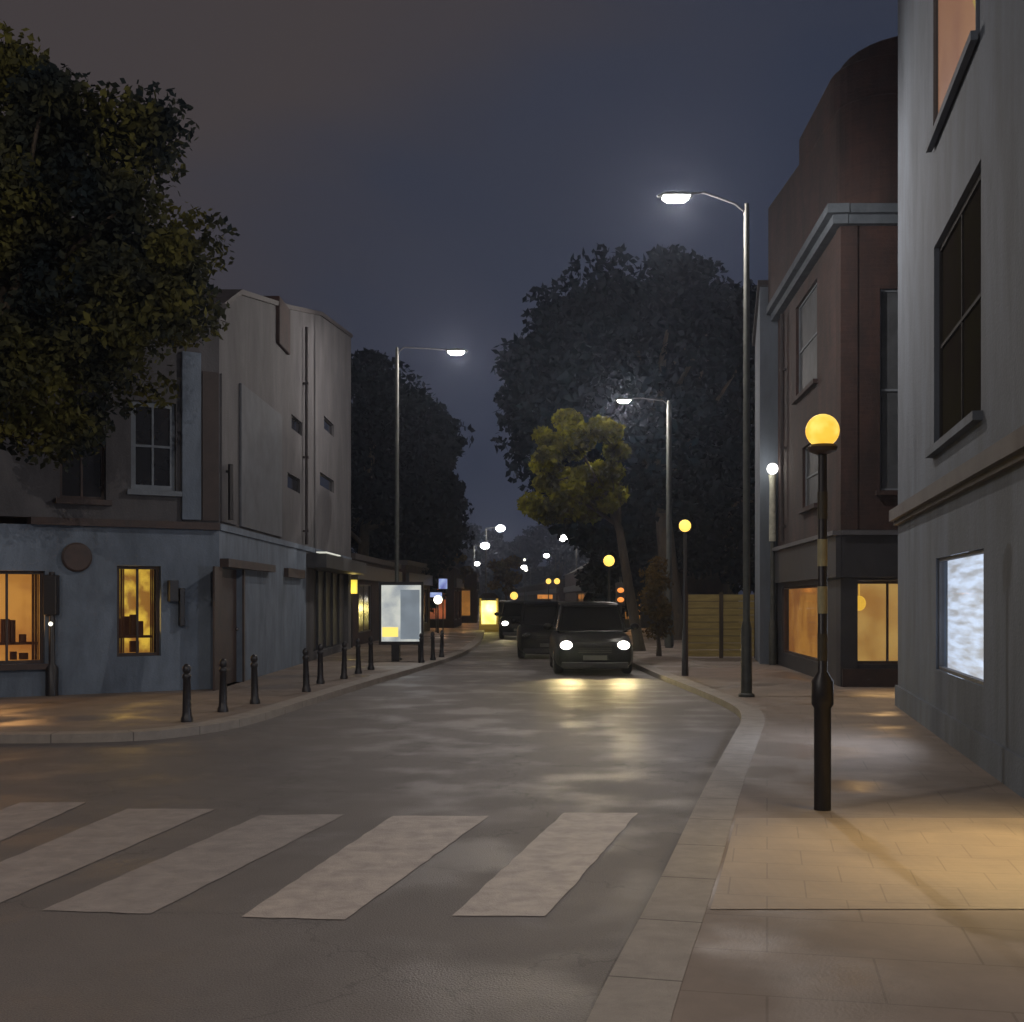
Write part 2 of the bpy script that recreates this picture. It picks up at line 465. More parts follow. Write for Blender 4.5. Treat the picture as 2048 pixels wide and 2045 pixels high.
def slab_mask(rot, w, h, mortar):
    def f(t):
        g_ = t.nodes.new('ShaderNodeNewGeometry'); mp_ = t.nodes.new('ShaderNodeMapping'); mp_.inputs['Rotation'].default_value = (0, 0, rot)
        b_ = t.nodes.new('ShaderNodeTexBrick'); b_.inputs['Scale'].default_value = 1.0
        b_.inputs['Brick Width'].default_value = w; b_.inputs['Row Height'].default_value = h
        b_.inputs['Mortar Size'].default_value = mortar; b_.inputs['Mortar Smooth'].default_value = 0.2
        sc = t.nodes.new('ShaderNodeMath'); sc.operation = 'MULTIPLY'; sc.inputs[1].default_value = 0.38
        t.links.new(g_.outputs['Position'], mp_.inputs[0]); t.links.new(mp_.outputs[0], b_.inputs['Vector']); t.links.new(b_.outputs['Fac'], sc.inputs[0])
        return sc.outputs[0]
    return f
darken_mask(M['kerb'], kerb_mask)
darken_mask(M['pave'], slab_mask(R(12), 0.9, 0.6, 0.006))
darken_mask(M['buff'], slab_mask(R(12), 0.4, 0.4, 0.005))

KW = 0.30
strip('kerb', RK, 0.0, KW, -0.05, PV + 0.003, M['kerb'])
strip('kerb', LK, 0.0, -KW, -0.05, PV + 0.003, M['kerb'])

def pavement(line, d, ends, name):
    pts = offset(line, d) + ends
    b = bmesh.new()
    f = b.faces.new([b.verts.new((p[0], p[1], PV)) for p in pts])
    bmesh.ops.triangulate(b, faces=[f])
    bmesh.ops.recalc_face_normals(b, faces=b.faces)
    if sum(f.normal.z for f in b.faces) < 0:
        bmesh.ops.reverse_faces(b, faces=b.faces)
    me = bpy.data.meshes.new(name); b.to_mesh(me); b.free(); me.materials.append(M['pave'])
    o = bpy.data.objects.new(name, me); COL.objects.link(o)
    return tag(o, kind='structure')
pavement(RK, KW, [(60, 400), (60, -4)], 'pavement')
pavement(LK, -KW, [(-80, 400), (-80, 16.3)], 'pavement')

# buff tactile paving beside the crossing
def kx(y):
    for a, b in zip(RK[:-1], RK[1:]):
        if a[1] <= y <= b[1]:
            t = (y - a[1]) / (b[1] - a[1]); return a[0] + t * (b[0] - a[0])
ys = [6.0 + 0.25 * i for i in range(11)]
vs = []; fs = []
for y in ys:
    vs += [(kx(y) + 0.33, y, PV + 0.004), (5.2, y, PV + 0.004)]
for i in range(len(ys) - 1):
    fs.append((2 * i, 2 * i + 1, 2 * i + 3, 2 * i + 2))
tp = MB().add(vs, fs).build('pavement_tactile', M['buff'])
tag(tp, kind='structure')
# blister bumps: real texture of the slabs
t = M['buff'].node_tree
geo = t.nodes.new('ShaderNodeNewGeometry'); vo = t.nodes.new('ShaderNodeTexVoronoi')
vo.inputs['Scale'].default_value = 15.0; vo.inputs['Randomness'].default_value = 0.0
bm_ = t.nodes.new('ShaderNodeBump'); bm_.inputs['Strength'].default_value = 0.25; bm_.inputs['Distance'].default_value = 0.012; bm_.invert = True
t.links.new(geo.outputs['Position'], vo.inputs['Vector']); t.links.new(vo.outputs['Distance'], bm_.inputs['Height'])
t.links.new(bm_.outputs[0], t.nodes['Principled BSDF'].inputs['Normal'])

# zebra crossing: painted bars, each a thin worn sheet
def bar(pts, m):
    ws = [at(px, py) for px, py in pts]
    # ragged worn outline
    out = []
    for a, b in zip(ws, ws[1:] + ws[:1]):
        n = max(2, int((b - a).length / 0.12))
        for k in range(n):
            p = a.lerp(b, k / n)
            out.append((p.x + random.uniform(-.006, .006), p.y + random.uniform(-.012, .012), 0.004))
    return MB().add(out, [tuple(range(len(out)))]).build('road_marking', m)
bars = [([(905, 1832), (1092, 1834), (1275, 1627), (1128, 1627)], 'paint'),
        ([(480, 1836), (692, 1840), (978, 1633), (785, 1633)], 'paint'),
        ([(85, 1822), (300, 1830), (690, 1630), (520, 1632)], 'paintold'),
        ([(-200, 1810), (-10, 1812), (432, 1619), (255, 1619)], 'paintold'),
        ([(-420, 1790), (-240, 1792), (172, 1606), (40, 1606)], 'paintold')]
for pts, m in bars:
    tag(bar(pts, M[m]), kind='structure')

# ------------------------------------------------------------------ facades
class Fac:
    """vertical facade from A to B (ground points); n points out"""
    def __init__(s, A, B, z0=0.0, flip=False):
        s.A = Vector((A[0], A[1], 0)); s.B = Vector((B[0], B[1], 0))
        s.d = (s.B - s.A).normalized(); s.len = (s.B - s.A).length
        s.n = Vector((s.d.y, -s.d.x, 0)) * (-1 if flip else 1)
    def p(s, u, z, d=0.0):
        q = s.A + s.d * u + s.n * d
        return (q.x, q.y, z)
    def box(s, mb, u0, u1, z0, z1, d0, d1):
        return mb.hexa([s.p(u0, z0, d0), s.p(u1, z0, d0), s.p(u1, z0, d1), s.p(u0, z0, d1)],
                       [s.p(u0, z1, d0), s.p(u1, z1, d0), s.p(u1, z1, d1), s.p(u0, z1, d1)])
    def u_at(s, px):
        """distance along the facade seen at picture column px"""
        k = (px - 1024) / F
        return (k * s.A.y - s.A.x) / (s.d.x - k * s.d.y)
    def y_at(s, px):
        return s.A.y + s.d.y * s.u_at(px)
    def wall(s, mb, z0, z1, th, holes=(), u0=0.0, u1=None):
        u1 = s.len if u1 is None else u1
        us = sorted(set([u0, u1] + [h[0] for h in holes] + [h[1] for h in holes]))
        zs = sorted(set([z0, z1] + [h[2] for h in holes] + [h[3] for h in holes]))
        nu, nz_ = len(us) - 1, len(zs) - 1
        def solid(i, j):
            if i < 0 or j < 0 or i >= nu or j >= nz_: return False
            cu = (us[i] + us[i + 1]) / 2; cz = (zs[j] + zs[j + 1]) / 2
            return not any(h[0] < cu < h[1] and h[2] < cz < h[3] for h in holes)
        for i in range(nu):
            for j in range(nz_):
                if not solid(i, j): continue
                a, b, c, d = us[i], us[i + 1], zs[j], zs[j + 1]
                mb.add([s.p(a, c, 0), s.p(b, c, 0), s.p(b, d, 0), s.p(a, d, 0)], [(0, 1, 2, 3)])
                mb.add([s.p(a, c, -th), s.p(b, c, -th), s.p(b, d, -th), s.p(a, d, -th)], [(3, 2, 1, 0)])
                for (di, dj, q) in ((-1, 0, (a, c, a, d)), (1, 0, (b, c, b, d)), (0, -1, (a, c, b, c)), (0, 1, (a, d, b, d))):
                    if not solid(i + di, j + dj):
                        mb.add([s.p(q[0], q[1], 0), s.p(q[2], q[3], 0), s.p(q[2], q[3], -th), s.p(q[0], q[1], -th)], [(0, 1, 2, 3)])
        return mb

def window(parent, fc, u0, u1, z0, z1, fm, gm, light=None, cols=2, rows=1, rec=0.10, sill=True, arch=None, sillm=None, fw=0.055, room=0.55, glow=0.0, glowc=(1, .6, .3), label=None):
    """a window in a hole of facade fc: frame (part) with pane, sill and lit room behind it as sub-parts"""
    m = MB()
    e = 0.003
    for a, b, c, d in ((u0 + e, u0 + fw, z0 + e, z1 - e), (u1 - fw, u1 - e, z0 + e, z1 - e), (u0 + fw, u1 - fw, z0 + e, z0 + fw), (u0 + fw, u1 - fw, z1 - fw, z1 - e)):
        fc.box(m, a, b, c, d, -rec - 0.06, -rec)
    for k in range(1, cols):
        uc = u0 + (u1 - u0) * k / cols
        fc.box(m, uc - 0.018, uc + 0.018, z0 + fw, z1 - fw, -rec - 0.05, -rec - 0.008)
    for k in range(1, rows):
        zc = z0 + (z1 - z0) * k / rows
        fc.box(m, u0 + fw, u1 - fw, zc - 0.02, zc + 0.02, -rec - 0.055, -rec - 0.004)
    w = m.build('window', fm, parent)
    if label: w['label'] = label
    if light is None:
        p = MB(); fc.box(p, u0 + fw, u1 - fw, z0 + fw, z1 - fw, -rec - 0.034, -rec - 0.026)
        p.build('pane', gm, w)
    else:
        p = MB(); fc.box(p, u0 + fw, u1 - fw, z0 + fw, z1 - fw, -rec - 0.034, -rec - 0.028)
        p.build('pane', M['glass'], w)
        p = MB()
        fc.box(p, u0 - 0.05, u1 + 0.05, z0 - 0.05, z1 + 0.05, -rec - room - 0.05, -rec - room)
        p.build('lit_room', light, w)
        if glow:
            c = fc.p((u0 + u1) / 2, z0 + (z1 - z0) * 0.6, -rec + 0.02)
            l = bpy.data.lights.new('window_light', 'AREA'); l.shape = 'RECTANGLE'
            l.size = (u1 - u0) * 0.9; l.size_y = (z1 - z0) * 0.8
            l.energy = glow; l.color = glowc; l.spread = R(150)
            lo = bpy.data.objects.new('window_light', l); COL.objects.link(lo); lo.parent = w
            q = (fc.n).to_track_quat('-Z', 'Z')
            lo.location = c; lo.rotation_euler = q.to_euler()
    if light is not None and 0.3 < room < 0.6:
        rg = random.Random(int(u0 * 100) + int(z1 * 10))
        p = MB(); n_ = max(4, int((u1 - u0) * 6))
        fc.box(p, u0 + fw, u1 - fw, z0 + .30, z0 + .34, -rec - room * .8, -rec - room * .35)
        for k in range(n_):
            ua = u0 + fw + .04 + (u1 - u0 - 2 * fw - .16) * k / n_
            wd = rg.uniform(.05, .13); hg = rg.uniform(.08, .38)
            fc.box(p, ua, ua + wd, z0 + .342, z0 + .342 + hg, -rec - room * .7, -rec - room * .5)
            if rg.random() < .6:
                fc.box(p, ua, ua + wd * 1.3, z0 + fw, z0 + fw + rg.uniform(.08, .2), -rec - room * .7, -rec - room * .5)
        p.build('window_display', M['curtain'], w)
        if u1 - u0 < 1.6:
            for a_, b_ in ((u0 + fw, u0 + fw + (u1 - u0) * .16), (u1 - fw - (u1 - u0) * .10, u1 - fw)):
                p = MB()
                for k in range(5):
                    q0 = a_ + (b_ - a_) * k / 5
                    fc.box(p, q0, q0 + (b_ - a_) / 5 - .004, z0 + fw, z1 - fw, -rec - .11 - .02 * (k % 2), -rec - .09 - .02 * (k % 2))
                p.build('curtain', M['curtain'], w)
    if sill:
        p = MB(); fc.box(p, u0 - 0.08, u1 + 0.08, z0 - 0.09, z0 - 0.002, -rec + 0.0, 0.09)
        p.build('sill', sillm or fm, w)
    return w

# ================================================================== LEFT CORNER BUILDING
C0 = (-5.10, 20.9)                       # street corner
FA = Fac((-12.5, 16.3), C0)              # shop front, faces the crossing
FB = Fac(C0, (-5.10, 38.0))              # long side along the street
lb = empty('corner_house', (C0[0], C0[1], 0), 'blue grey corner shop house with amber lit window, left side of the street', 'building')
lb_inv = lambda o: o
# children keep world coordinates: parent inverse through location offset
def adopt(parent):
    for ch in parent.children:
        ch.matrix_parent_inverse = Matrix.LocRotScale(parent.location, parent.rotation_euler, None).inverted()

CZ = 2.86                                # string course height
u = FA.u_at
w1 = (u(-60), u(90), 0.62, H(1142, FA.y_at(60)))
w2 = (u(234), u(322), 0.70, 2.22)
wu = (u(262), u(352), 3.50, 5.0)         # upstairs window on the front
wv = (u(406), u(440) if u(440) < FA.len - 0.05 else FA.len - 0.08, 3.2, 5.45)
m = MB()
FA.wall(m, 0, CZ, 0.3, [w1, w2])
v = FB.u_at
door = (v(441), v(484), PV, 2.22)
FB.wall(m, 0, CZ, 0.3, [door], u0=0.0, u1=v(612))
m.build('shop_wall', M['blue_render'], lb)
m = MB()
wl = (u(120), u(212), 3.3, 5.2)
FA.wall(m, CZ + 0.12, 6.7, 0.3, [wu, wl])
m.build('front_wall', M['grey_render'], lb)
# side wall, top rises to the back
m = MB()
tops = [(0.0, 6.7), (v(478), 7.35), (v(575), 8.25), (v(640), 9.2), (FB.len, 9.95)]
sidew = [(v(583), v(604), 5.62, 5.95), (v(648), v(668), 6.3, 6.65), (v(575), v(600), 4.2, 4.55), (v(640), v(668), 4.7, 5.05)]
FB.wall(m, CZ + 0.12, 6.7, 0.3, [s_ for s_ in sidew])
for (a, za), (b, zb) in zip(tops[:-1], tops[1:]):
    m.hexa([FB.p(a, 6.7, 0), FB.p(b, 6.7, 0), FB.p(b, 6.7, -0.3), FB.p(a, 6.7, -0.3)],
           [FB.p(a, za + .001, 0), FB.p(b, zb, 0), FB.p(b, zb, -0.3), FB.p(a, za + .001, -0.3)])
FB.wall(m, 0, CZ + 0.12, 0.3, [(v(627), v(697), 0.3, 2.45)], u0=v(612), u1=FB.len)
# back and far walls
m.box(-12.6, -5.40, 37.7, 38.0, 0, 9.9)
m.box(-12.8, -12.5, 16.4, 38.0, 0, 6.69)
m.build('side_wall', M['grey_render'], lb)
# roof sheets
m = MB()
for (a, za), (b, zb) in zip(tops[:-1], tops[1:]):
    p0 = FB.p(a, za, 0.06); p1 = FB.p(b, zb, 0.06)
    m.hexa([p0, p1, (-12.6, p1[1], zb), (-12.6, p0[1], za)], [(q[0], q[1], q[2] + 0.10) for q in (p0, p1, (-12.6, p1[1], zb), (-12.6, p0[1], za))])
m.hexa([FA.p(0, 6.702, 0.1), FA.p(FA.len + .1, 6.702, 0.1), (-5.1, 21.1, 6.702), (-12.5, 21.1, 6.702)], [FA.p(0, 6.8, 0.1), FA.p(FA.len + .1, 6.8, 0.1), (-5.1, 21.1, 6.8), (-12.5, 21.1, 6.8)])
m.build('roof', M['slate'], lb)
# chimney on the roof
yc = FB.y_at(535)
m = MB()
m.box(-5.95, -5.02, FB.y_at(552), FB.y_at(574), 7.2, H(602, FB.y_at(560)))
m.build('chimney', M['brick_dark'], lb, bevel=0.02)
# string course
m = MB()
FA.box(m, u(60), FA.len - 0.02, CZ, CZ + 0.12, -0.28, 0.10)
m.build('string_course', M['brown_paint'], lb)
m = MB()
FB.box(m, 0.0, FB.len - .01, CZ + 0.002, CZ + 0.118, -0.28, 0.03)
m.build('string_course', M['blue_render'], lb)
window(lb, FA, *w1, M['brown_paint'], None, E['orange_win'], cols=2, rows=1, sill=True, glow=7, glowc=(1, .5, .18), label='wide window glowing orange')
window(lb, FA, *w2, M['brown_paint'], None, E['amber_win'], cols=2, rows=1, sill=False, glow=6, glowc=(1, .6, .15), label='tall window glowing yellow')
window(lb, FA, *wu, M['pale_trim'], M['glass_dark'], None, cols=2, rows=2, sillm=M['pale_trim'], fw=0.09, rec=0.05)
window(lb, FA, *wl, M['brown_paint'], M['glass_dark'], None, cols=2, rows=2, sillm=M['brown_paint'])
for s_ in sidew:
    window(lb, FB, *s_, M['black'], M['glass_dark'], None, cols=1, rows=1, sill=False, rec=0.05, fw=0.03)
# blocked tall panels and pilasters on the corner
for (a, b, z0_, z1_, mm_) in ((u(362), u(400), 3.02, 5.9, 'blue_render'),):
    m = MB(); FA.box(m, a, b, z0_, z1_, 0.002, 0.07); m.build('pilaster', M[mm_], lb, bevel=0.01)
m = MB(); FA.box(m, u(404), FA.len - 0.02, 3.02, 5.6, 0.002, 0.035); m.build('brick_panel', mat('brown_grey_panel', (.06, .047, .044), (.045, .036, .035), 3, .85), lb)
m = MB(); FB.box(m, 0.05, v(470), 3.02, 5.6, 0.002, 0.035); m.build('brick_panel', M['grey_render'], lb)
m = MB(); FB.box(m, v(478), v(560), 3.02, 5.7, 0.002, 0.05); m.build('render_panel', mat('blue_panel', (.115, .125, .145), (.085, .09, .10), 2, .9), lb, bevel=0.01)
# door, lintel, signs
m = MB(); FB.box(m, door[0] + .02, door[1] - .02, door[2] + .01, door[3] - .01, -0.16, -0.10)
for k in range(2):
    FB.box(m, door[0] + .12, door[1] - .12, 0.35 + k * .95, 1.1 + k * .95, -0.10, -0.085)
d_ = m.build('door', M['brown_paint'], lb)
m = MB(); m.sphere(FB.p(door[1] - .15, 1.1, -0.06), 0.035, 12); m.build('handle', M['chrome'], d_)
m = MB(); FB.box(m, door[0] - .06, v(536), 2.225, 2.37, 0.002, 0.16); m.build('door_hood', M['brown_paint'], lb)
m = MB(); FB.box(m, v(568), v(602), 2.16, 2.36, 0.002, 0.10); m.build('house_sign', M['brown_paint'], lb)
m = MB()
FB.box(m, door[0] - .55, door[0] - .01, PV, 2.22, 0.002, 0.035)
m.build('door_panel', M['brown_paint'], lb)
m = MB(); FB.box(m, door[1] + .01, door[1] + .12, PV, 2.22, 0.002, 0.035)
m.build('door_frame', M['brown_paint'], lb)
def downpipe(fc, uu, z0, z1, parent, mm='fascia'):
    q = fc.p(uu, 0, 0.09); m = MB()
    m.tube([(q[0], q[1], z0), (q[0], q[1], z1)], 0.04, 10)
    for k in range(int((z1 - z0) / 1.8) + 1):
        z = z0 + .3 + 1.8 * k
        if z < z1: fc.box(m, uu - .055, uu + .055, z, z + .05, 0.002, 0.14)
    m.build('downpipe', M[mm], parent)
downpipe(FB, v(606), 3.0, 8.3, lb, 'slate')
# shop window in the dark end unit
m = MB(); FB.box(m, v(627) + .02, v(697) - .02, 0.32, 2.43, -0.2, -0.14)
for k in range(1, 5):
    uu = v(627) + (v(697) - v(627)) * k / 5
    FB.box(m, uu - .04, uu + .04, 0.32, 2.43, -0.14, -0.08)
m.build('shutter', M['fascia'], lb)
m = MB(); FB.box(m, v(612) + .05, FB.len - .1, 2.45, 2.80, 0.002, 0.5); m.build('fascia', M['fascia'], lb)
m = MB(); FB.box(m, v(608), v(640), 2.805, 2.83, 0.3, 0.55); m.build('sign_light', emis('sign_strip_light', (0.7, 0.7, 0.6), 0.7), lb)
# wall fixtures on the front
m = MB()
cdisc = FA.p(u(153), H(1115, FA.y_at(153)), 0)
nn = FA.n
m.tube([Vector(cdisc) + nn * 0.004, Vector(cdisc) + nn * 0.05, Vector(cdisc) + nn * 0.07], [0.24, 0.24, 0.21], 32)
m.build('round_sign', M['brown_paint'], lb)
m = MB()
FA.box(m, u(334), u(352), 1.62, 1.98, 0.004, 0.16); FA.box(m, u(356), u(366), 1.20, 1.85, 0.004, 0.12)
m.build('meter_box', M['black'], lb, bevel=0.01)
m = MB()
c_ = FB.p(0.35, 0, 0.12)
m.tube([(c_[0], c_[1], 3.06), (c_[0], c_[1], 4.05)], 0.05, 12)
m.box(c_[0] - 0.12, c_[0], c_[1] - .02, c_[1] + .02, 3.9, 3.94)
m.build('hanging_sign', M['black'], lb)
adopt(lb)

# ================================================================== NEAR RIGHT GREY BUILDING
G0 = (5.66, 17.6)
dirn = Vector((-0.198, -1, 0)).normalized()
G1 = (G0[0] + dirn.x * 15.4, G0[1] + dirn.y * 15.4)
FG = Fac(G0, G1, flip=False)
if FG.n.x > 0: FG.n = -FG.n
u = FG.u_at
rb = empty('stucco_building', (G0[0], G0[1], 0), 'tall grey stucco building with bright white window at street level, right edge', 'building')
gw_white = (u(1872), u(1967), 0.84, 2.13)
gw_mid = (u(1868), u(1962), 3.42, 5.80)
gw_top = (u(1870), u(1958), 7.02, 10.2)
shop = (9.15, 11.6, 0.45, 2.75)           # lit shop window just beyond the edge of the picture
gw_m2 = (9.6, 11.4, 3.42, 5.80)
m = MB()
FG.wall(m, 0, 13.5, 0.35, [gw_white, gw_mid, gw_top, shop, gw_m2])
# returns and back
q0 = Vector(FG.p(0, 0, -0.35)); q1 = Vector(FG.p(FG.len, 0, -0.35))
ex = Vector((12, 2.4, 0)) * 1.0
for a in (Vector(FG.p(0.0, 0, -0.351)), Vector(FG.p(FG.len - .3, 0, -0.351))):
    b = a + ex
    t_ = FG.d * 0.3
    m.hexa([a, b, b + t_, a + t_], [Vector((p.x, p.y, 13.5)) for p in (a, b, b + t_, a + t_)])
m.build('wall', M['near_render'], rb)
m = MB()
a = Vector(FG.p(-0.1, 0, 0.15)); b = Vector(FG.p(FG.len + .1, 0, 0.15))
m.hexa([Vector((p.x, p.y, 13.502)) for p in (a, b, b + ex, a + ex)], [Vector((p.x, p.y, 13.8)) for p in (a, b, b + ex, a + ex)])
m.build('roof', M['leadgrey'], rb)
m = MB(); FG.box(m, -0.04, FG.len, 2.80, 2.96, 0.002, 0.12); FG.box(m, -0.02, FG.len, 2.74, 2.798, 0.002, 0.06)
m.build('string_course', mat('string_course_paint', (0.10, 0.09, 0.088), (0.07, 0.063, 0.062), 3, 0.8), rb)
m = MB(); FG.box(m, -0.03, FG.len, 0.0, 0.40, 0.002, 0.04)
m.build('plinth', M['near_render'], rb)
window(rb, FG, *gw_white, M['leadgrey'], None, E['white_win'], cols=1, rows=1, rec=0.03, sill=False, room=0.10, fw=0.035, glow=110, glowc=(.75, .83, 1), label='window glowing bright white')
window(rb, FG, *gw_mid, M['glass_trim'], mat('olive_glass', (0.030, 0.028, 0.017), (0.026, 0.021, 0.019), 1.2, 0.95, spec=0.0), None, cols=2, rows=2, sillm=M['near_render'], rec=0.06, fw=0.07)
window(rb, FG, *gw_top, M['near_render'], None, E['top_win'], cols=1, rows=1, sillm=M['near_render'], rec=-0.025, room=0.055, fw=.04, label='upstairs window lit orange')
window(rb, FG, *gw_m2, M['brown_paint'], M['glass_dark'], None, cols=2, rows=2, sillm=M['near_render'])
ws_ = window(rb, FG, *shop, M['brown_paint'], None, E['tan_win'], cols=3, rows=1, sill=True, room=0.6, glow=0, label='wide lit shop window')
# curtain inside the top window
m = MB()
for k in range(12):
    t_ = k / 12
    ua = gw_top[1] - 0.40 + 0.32 * t_
    FG.box(m, ua, ua + 0.024, 7.15 + 0.35 * (1 - t_), 10.1, -0.024 - 0.004 * (k % 2), -0.012 - 0.004 * (k % 2))
m.build('curtain', emis('lit_yellow_curtain', (0.62, 0.42, 0.10), 0.8), rb)
adopt(rb)
# the lit shop throws its light down on the pavement
sc_ = FG.p(10.4, 2.55, 0.10)
ltv = (Vector((3.35, 7.15, PV)) - Vector(sc_)).normalized()
sl = point_light('shop_spot', sc_, 420, (1.0, 0.78, 0.43), 0.25, None, 'SPOT', R(100), 1.0, ltv.to_track_quat('-Z', 'Y').to_euler())
sl.parent = ws_

# ================================================================== BROWN CURVED CORNER BUILDING
B0 = (5.86, 21.4)
FBr = Fac((6.36, 28.7), B0)               # street side (faces left)
if FBr.n.x > 0: FBr.n = -FBr.n
FFr = Fac(B0, (12.0, 21.4))               # front (faces camera)
if FFr.n.y > 0: FFr.n = -FFr.n
bb = empty('brick_corner_building', (B0[0], B0[1], 0), 'tall dark brown brick corner building with pale sloping cornice and orange lit shop below', 'building')
CB = H(428, 21.4)
m = MB()
ub = FBr.u_at; uf = FFr.u_at
sw1 = (ub(1564), ub(1644), 0.42, 1.95)
sw2 = (uf(1704), uf(1850), 0.50, 1.99)
bw1 = (ub(1605), ub(1636), 3.55, 4.85)
bw1b = (ub(1592), ub(1634), 6.0, 8.0)
bw2 = (uf(1760), uf(1820), 3.6, 7.2)
FBr.wall(m, 2.9, CB, 0.3, [bw1, bw1b])
FFr.wall(m, 2.9, CB, 0.3, [bw2])
m.build('wall', M['brick_dark'], bb)
m = MB()
FBr.wall(m, 0.0, 2.898, 0.3, [sw1])
FFr.wall(m, 0.0, 2.898, 0.3, [sw2])
m.build('shop_front', M['fascia'], bb)
# fascia board and stall riser
m = MB(); FBr.box(m, 0, FBr.len + .08, 2.05, 2.80, 0.002, 0.10); FFr.box(m, 0.0, FFr.len, 2.05, 2.80, 0.002, 0.10)
m.build('fascia', M['fascia'], bb)
m = MB(); FBr.box(m, 0, FBr.len + .1, 2.80, 2.88, 0.002, 0.16); FFr.box(m, 0.0, FFr.len, 2.80, 2.88, 0.002, 0.16)
m.build('fascia_cornice', M['leadgrey'], bb)
m = MB(); FFr.box(m, 0.02, FFr.len, 0, 0.42, 0.002, 0.08)
m.build('stall_riser', M['brown_paint'], bb)
# cornice
m = MB()
for (h0, h1, d) in ((CB - 0.22, CB - 0.06, 0.16), (CB - 0.06, CB + 0.10, 0.28)):
    FBr.box(m, 0, FBr.len + d, h0, h1, -0.1, d); FFr.box(m, 0.0 + .1, FFr.len, h0 + .002, h1 - .002, -0.1, d - .002)
m.build('cornice', mat('cornice_paint', (.105, .125, .15), (.07, .084, .10), 3, .9, spec=.2), bb)
# attic storeys: stepped rounded silhouette, set back tier by tier
m = MB()
def tier(y0, y1, x0, z0, z1, z1b, r=0.9):
    # plan with a rounded street corner; the top rises towards the corner
    pts = [(x0 + 0.05, y1)]
    for k in range(9):
        a = math.pi + (math.pi / 2) * k / 8
        pts.append((x0 + r + r * math.cos(a), y0 + r + r * math.sin(a)))
    pts += [(12.0, y0), (12.0, y1)]
    top = [(p[0], p[1], z1 + (z1b - z1) * (p[1] - y0) / (y1 - y0)) for p in pts]
    m.hexa([(p[0], p[1], z0) for p in pts], top)
tier(21.5, 28.6, 6.05, CB + 0.09, 10.75, 11.0)
tier(21.7, 25.4, 6.02, 10.7, 11.55, 11.4, 1.0)
tier(22.0, 23.9, 6.30, 11.3, 12.05, 11.75, 1.2)
m.build('attic', M['brick_dark'], bb, bevel=0.04)
m = MB()
m.box(6.72, 12.1, 28.3, 28.65, 0, CB)
m.box(11.7, 12.05, 21.75, 28.3, 0, CB)
m.build('back_wall', M['brick_dark'], bb)
window(bb, FBr, *sw1, M['brown_paint'], None, E['orange_win'], cols=1, rows=1, sill=False, rec=0.04, room=0.12, glow=6, glowc=(1, .5, .2), label='shop window glowing deep orange')
window(bb, FFr, *sw2, M['brown_paint'], None, E['tan_win'], cols=2, rows=1, sill=False, rec=0.04, room=0.7, glow=14, glowc=(1, .6, .25), label='shop window glowing tan')
for w_, f_ in ((bw1, FBr), (bw1b, FBr), (bw2, FFr)):
    window(bb, f_, *w_, M['pale_trim'], mat('pale_blind', (0.075, 0.082, 0.092), (0.05, 0.055, 0.062), 3, 0.7, spec=0.2), None, cols=1, rows=2, sillm=M['brick_dark'], rec=0.06, fw=0.04)
m = MB(); m.sphere(FFr.p(uf(1728), H(1207, 21.6), -0.3), 0.12, 18, 1.15)
m.tube([FFr.p(uf(1728), H(1207, 21.6) + .1, -0.3), FFr.p(uf(1728), 1.96, -0.3)], 0.008, 6)
m.build('pendant_lamp', E['bulb'], bb)
adopt(bb)

# ================================================================== NARROW GREY HOUSE beyond
nh = empty('rendered_house', (6.2, 29.2, 0), 'narrow grey rendered house end behind the brown brick corner building', 'building')
FN = Fac((6.32, 33.6), (6.18, 28.9))
if FN.n.x > 0: FN.n = -FN.n
m = MB()
m.hexa([(5.97, 28.9, 0), (6.36, 31.4, 0), (13, 31.4, 0), (13, 28.9, 0)], [(5.97, 28.9, 9.2), (6.36, 31.4, 8.3), (13, 31.4, 8.3), (13, 28.9, 9.2)])
m.build('wall', M['near_render'], nh)
m = MB(); m.hexa([(5.91, 28.86, 9.202), (6.30, 31.5, 8.302), (13, 31.5, 8.302), (13, 28.86, 9.202)], [(5.91, 28.86, 9.34), (6.30, 31.5, 8.44), (13, 31.5, 8.44), (13, 28.86, 9.34)])
m.build('roof', M['slate'], nh)
m = MB(); m.box(6.35, 6.7, 28.86, 28.93, 0.1, 2.2); m.build('door', M['fascia'], nh)
downpipe(FBr, FBr.u_at(1572), 3.0, 8.2, bb, 'slate')
adopt(bb)
adopt(nh)
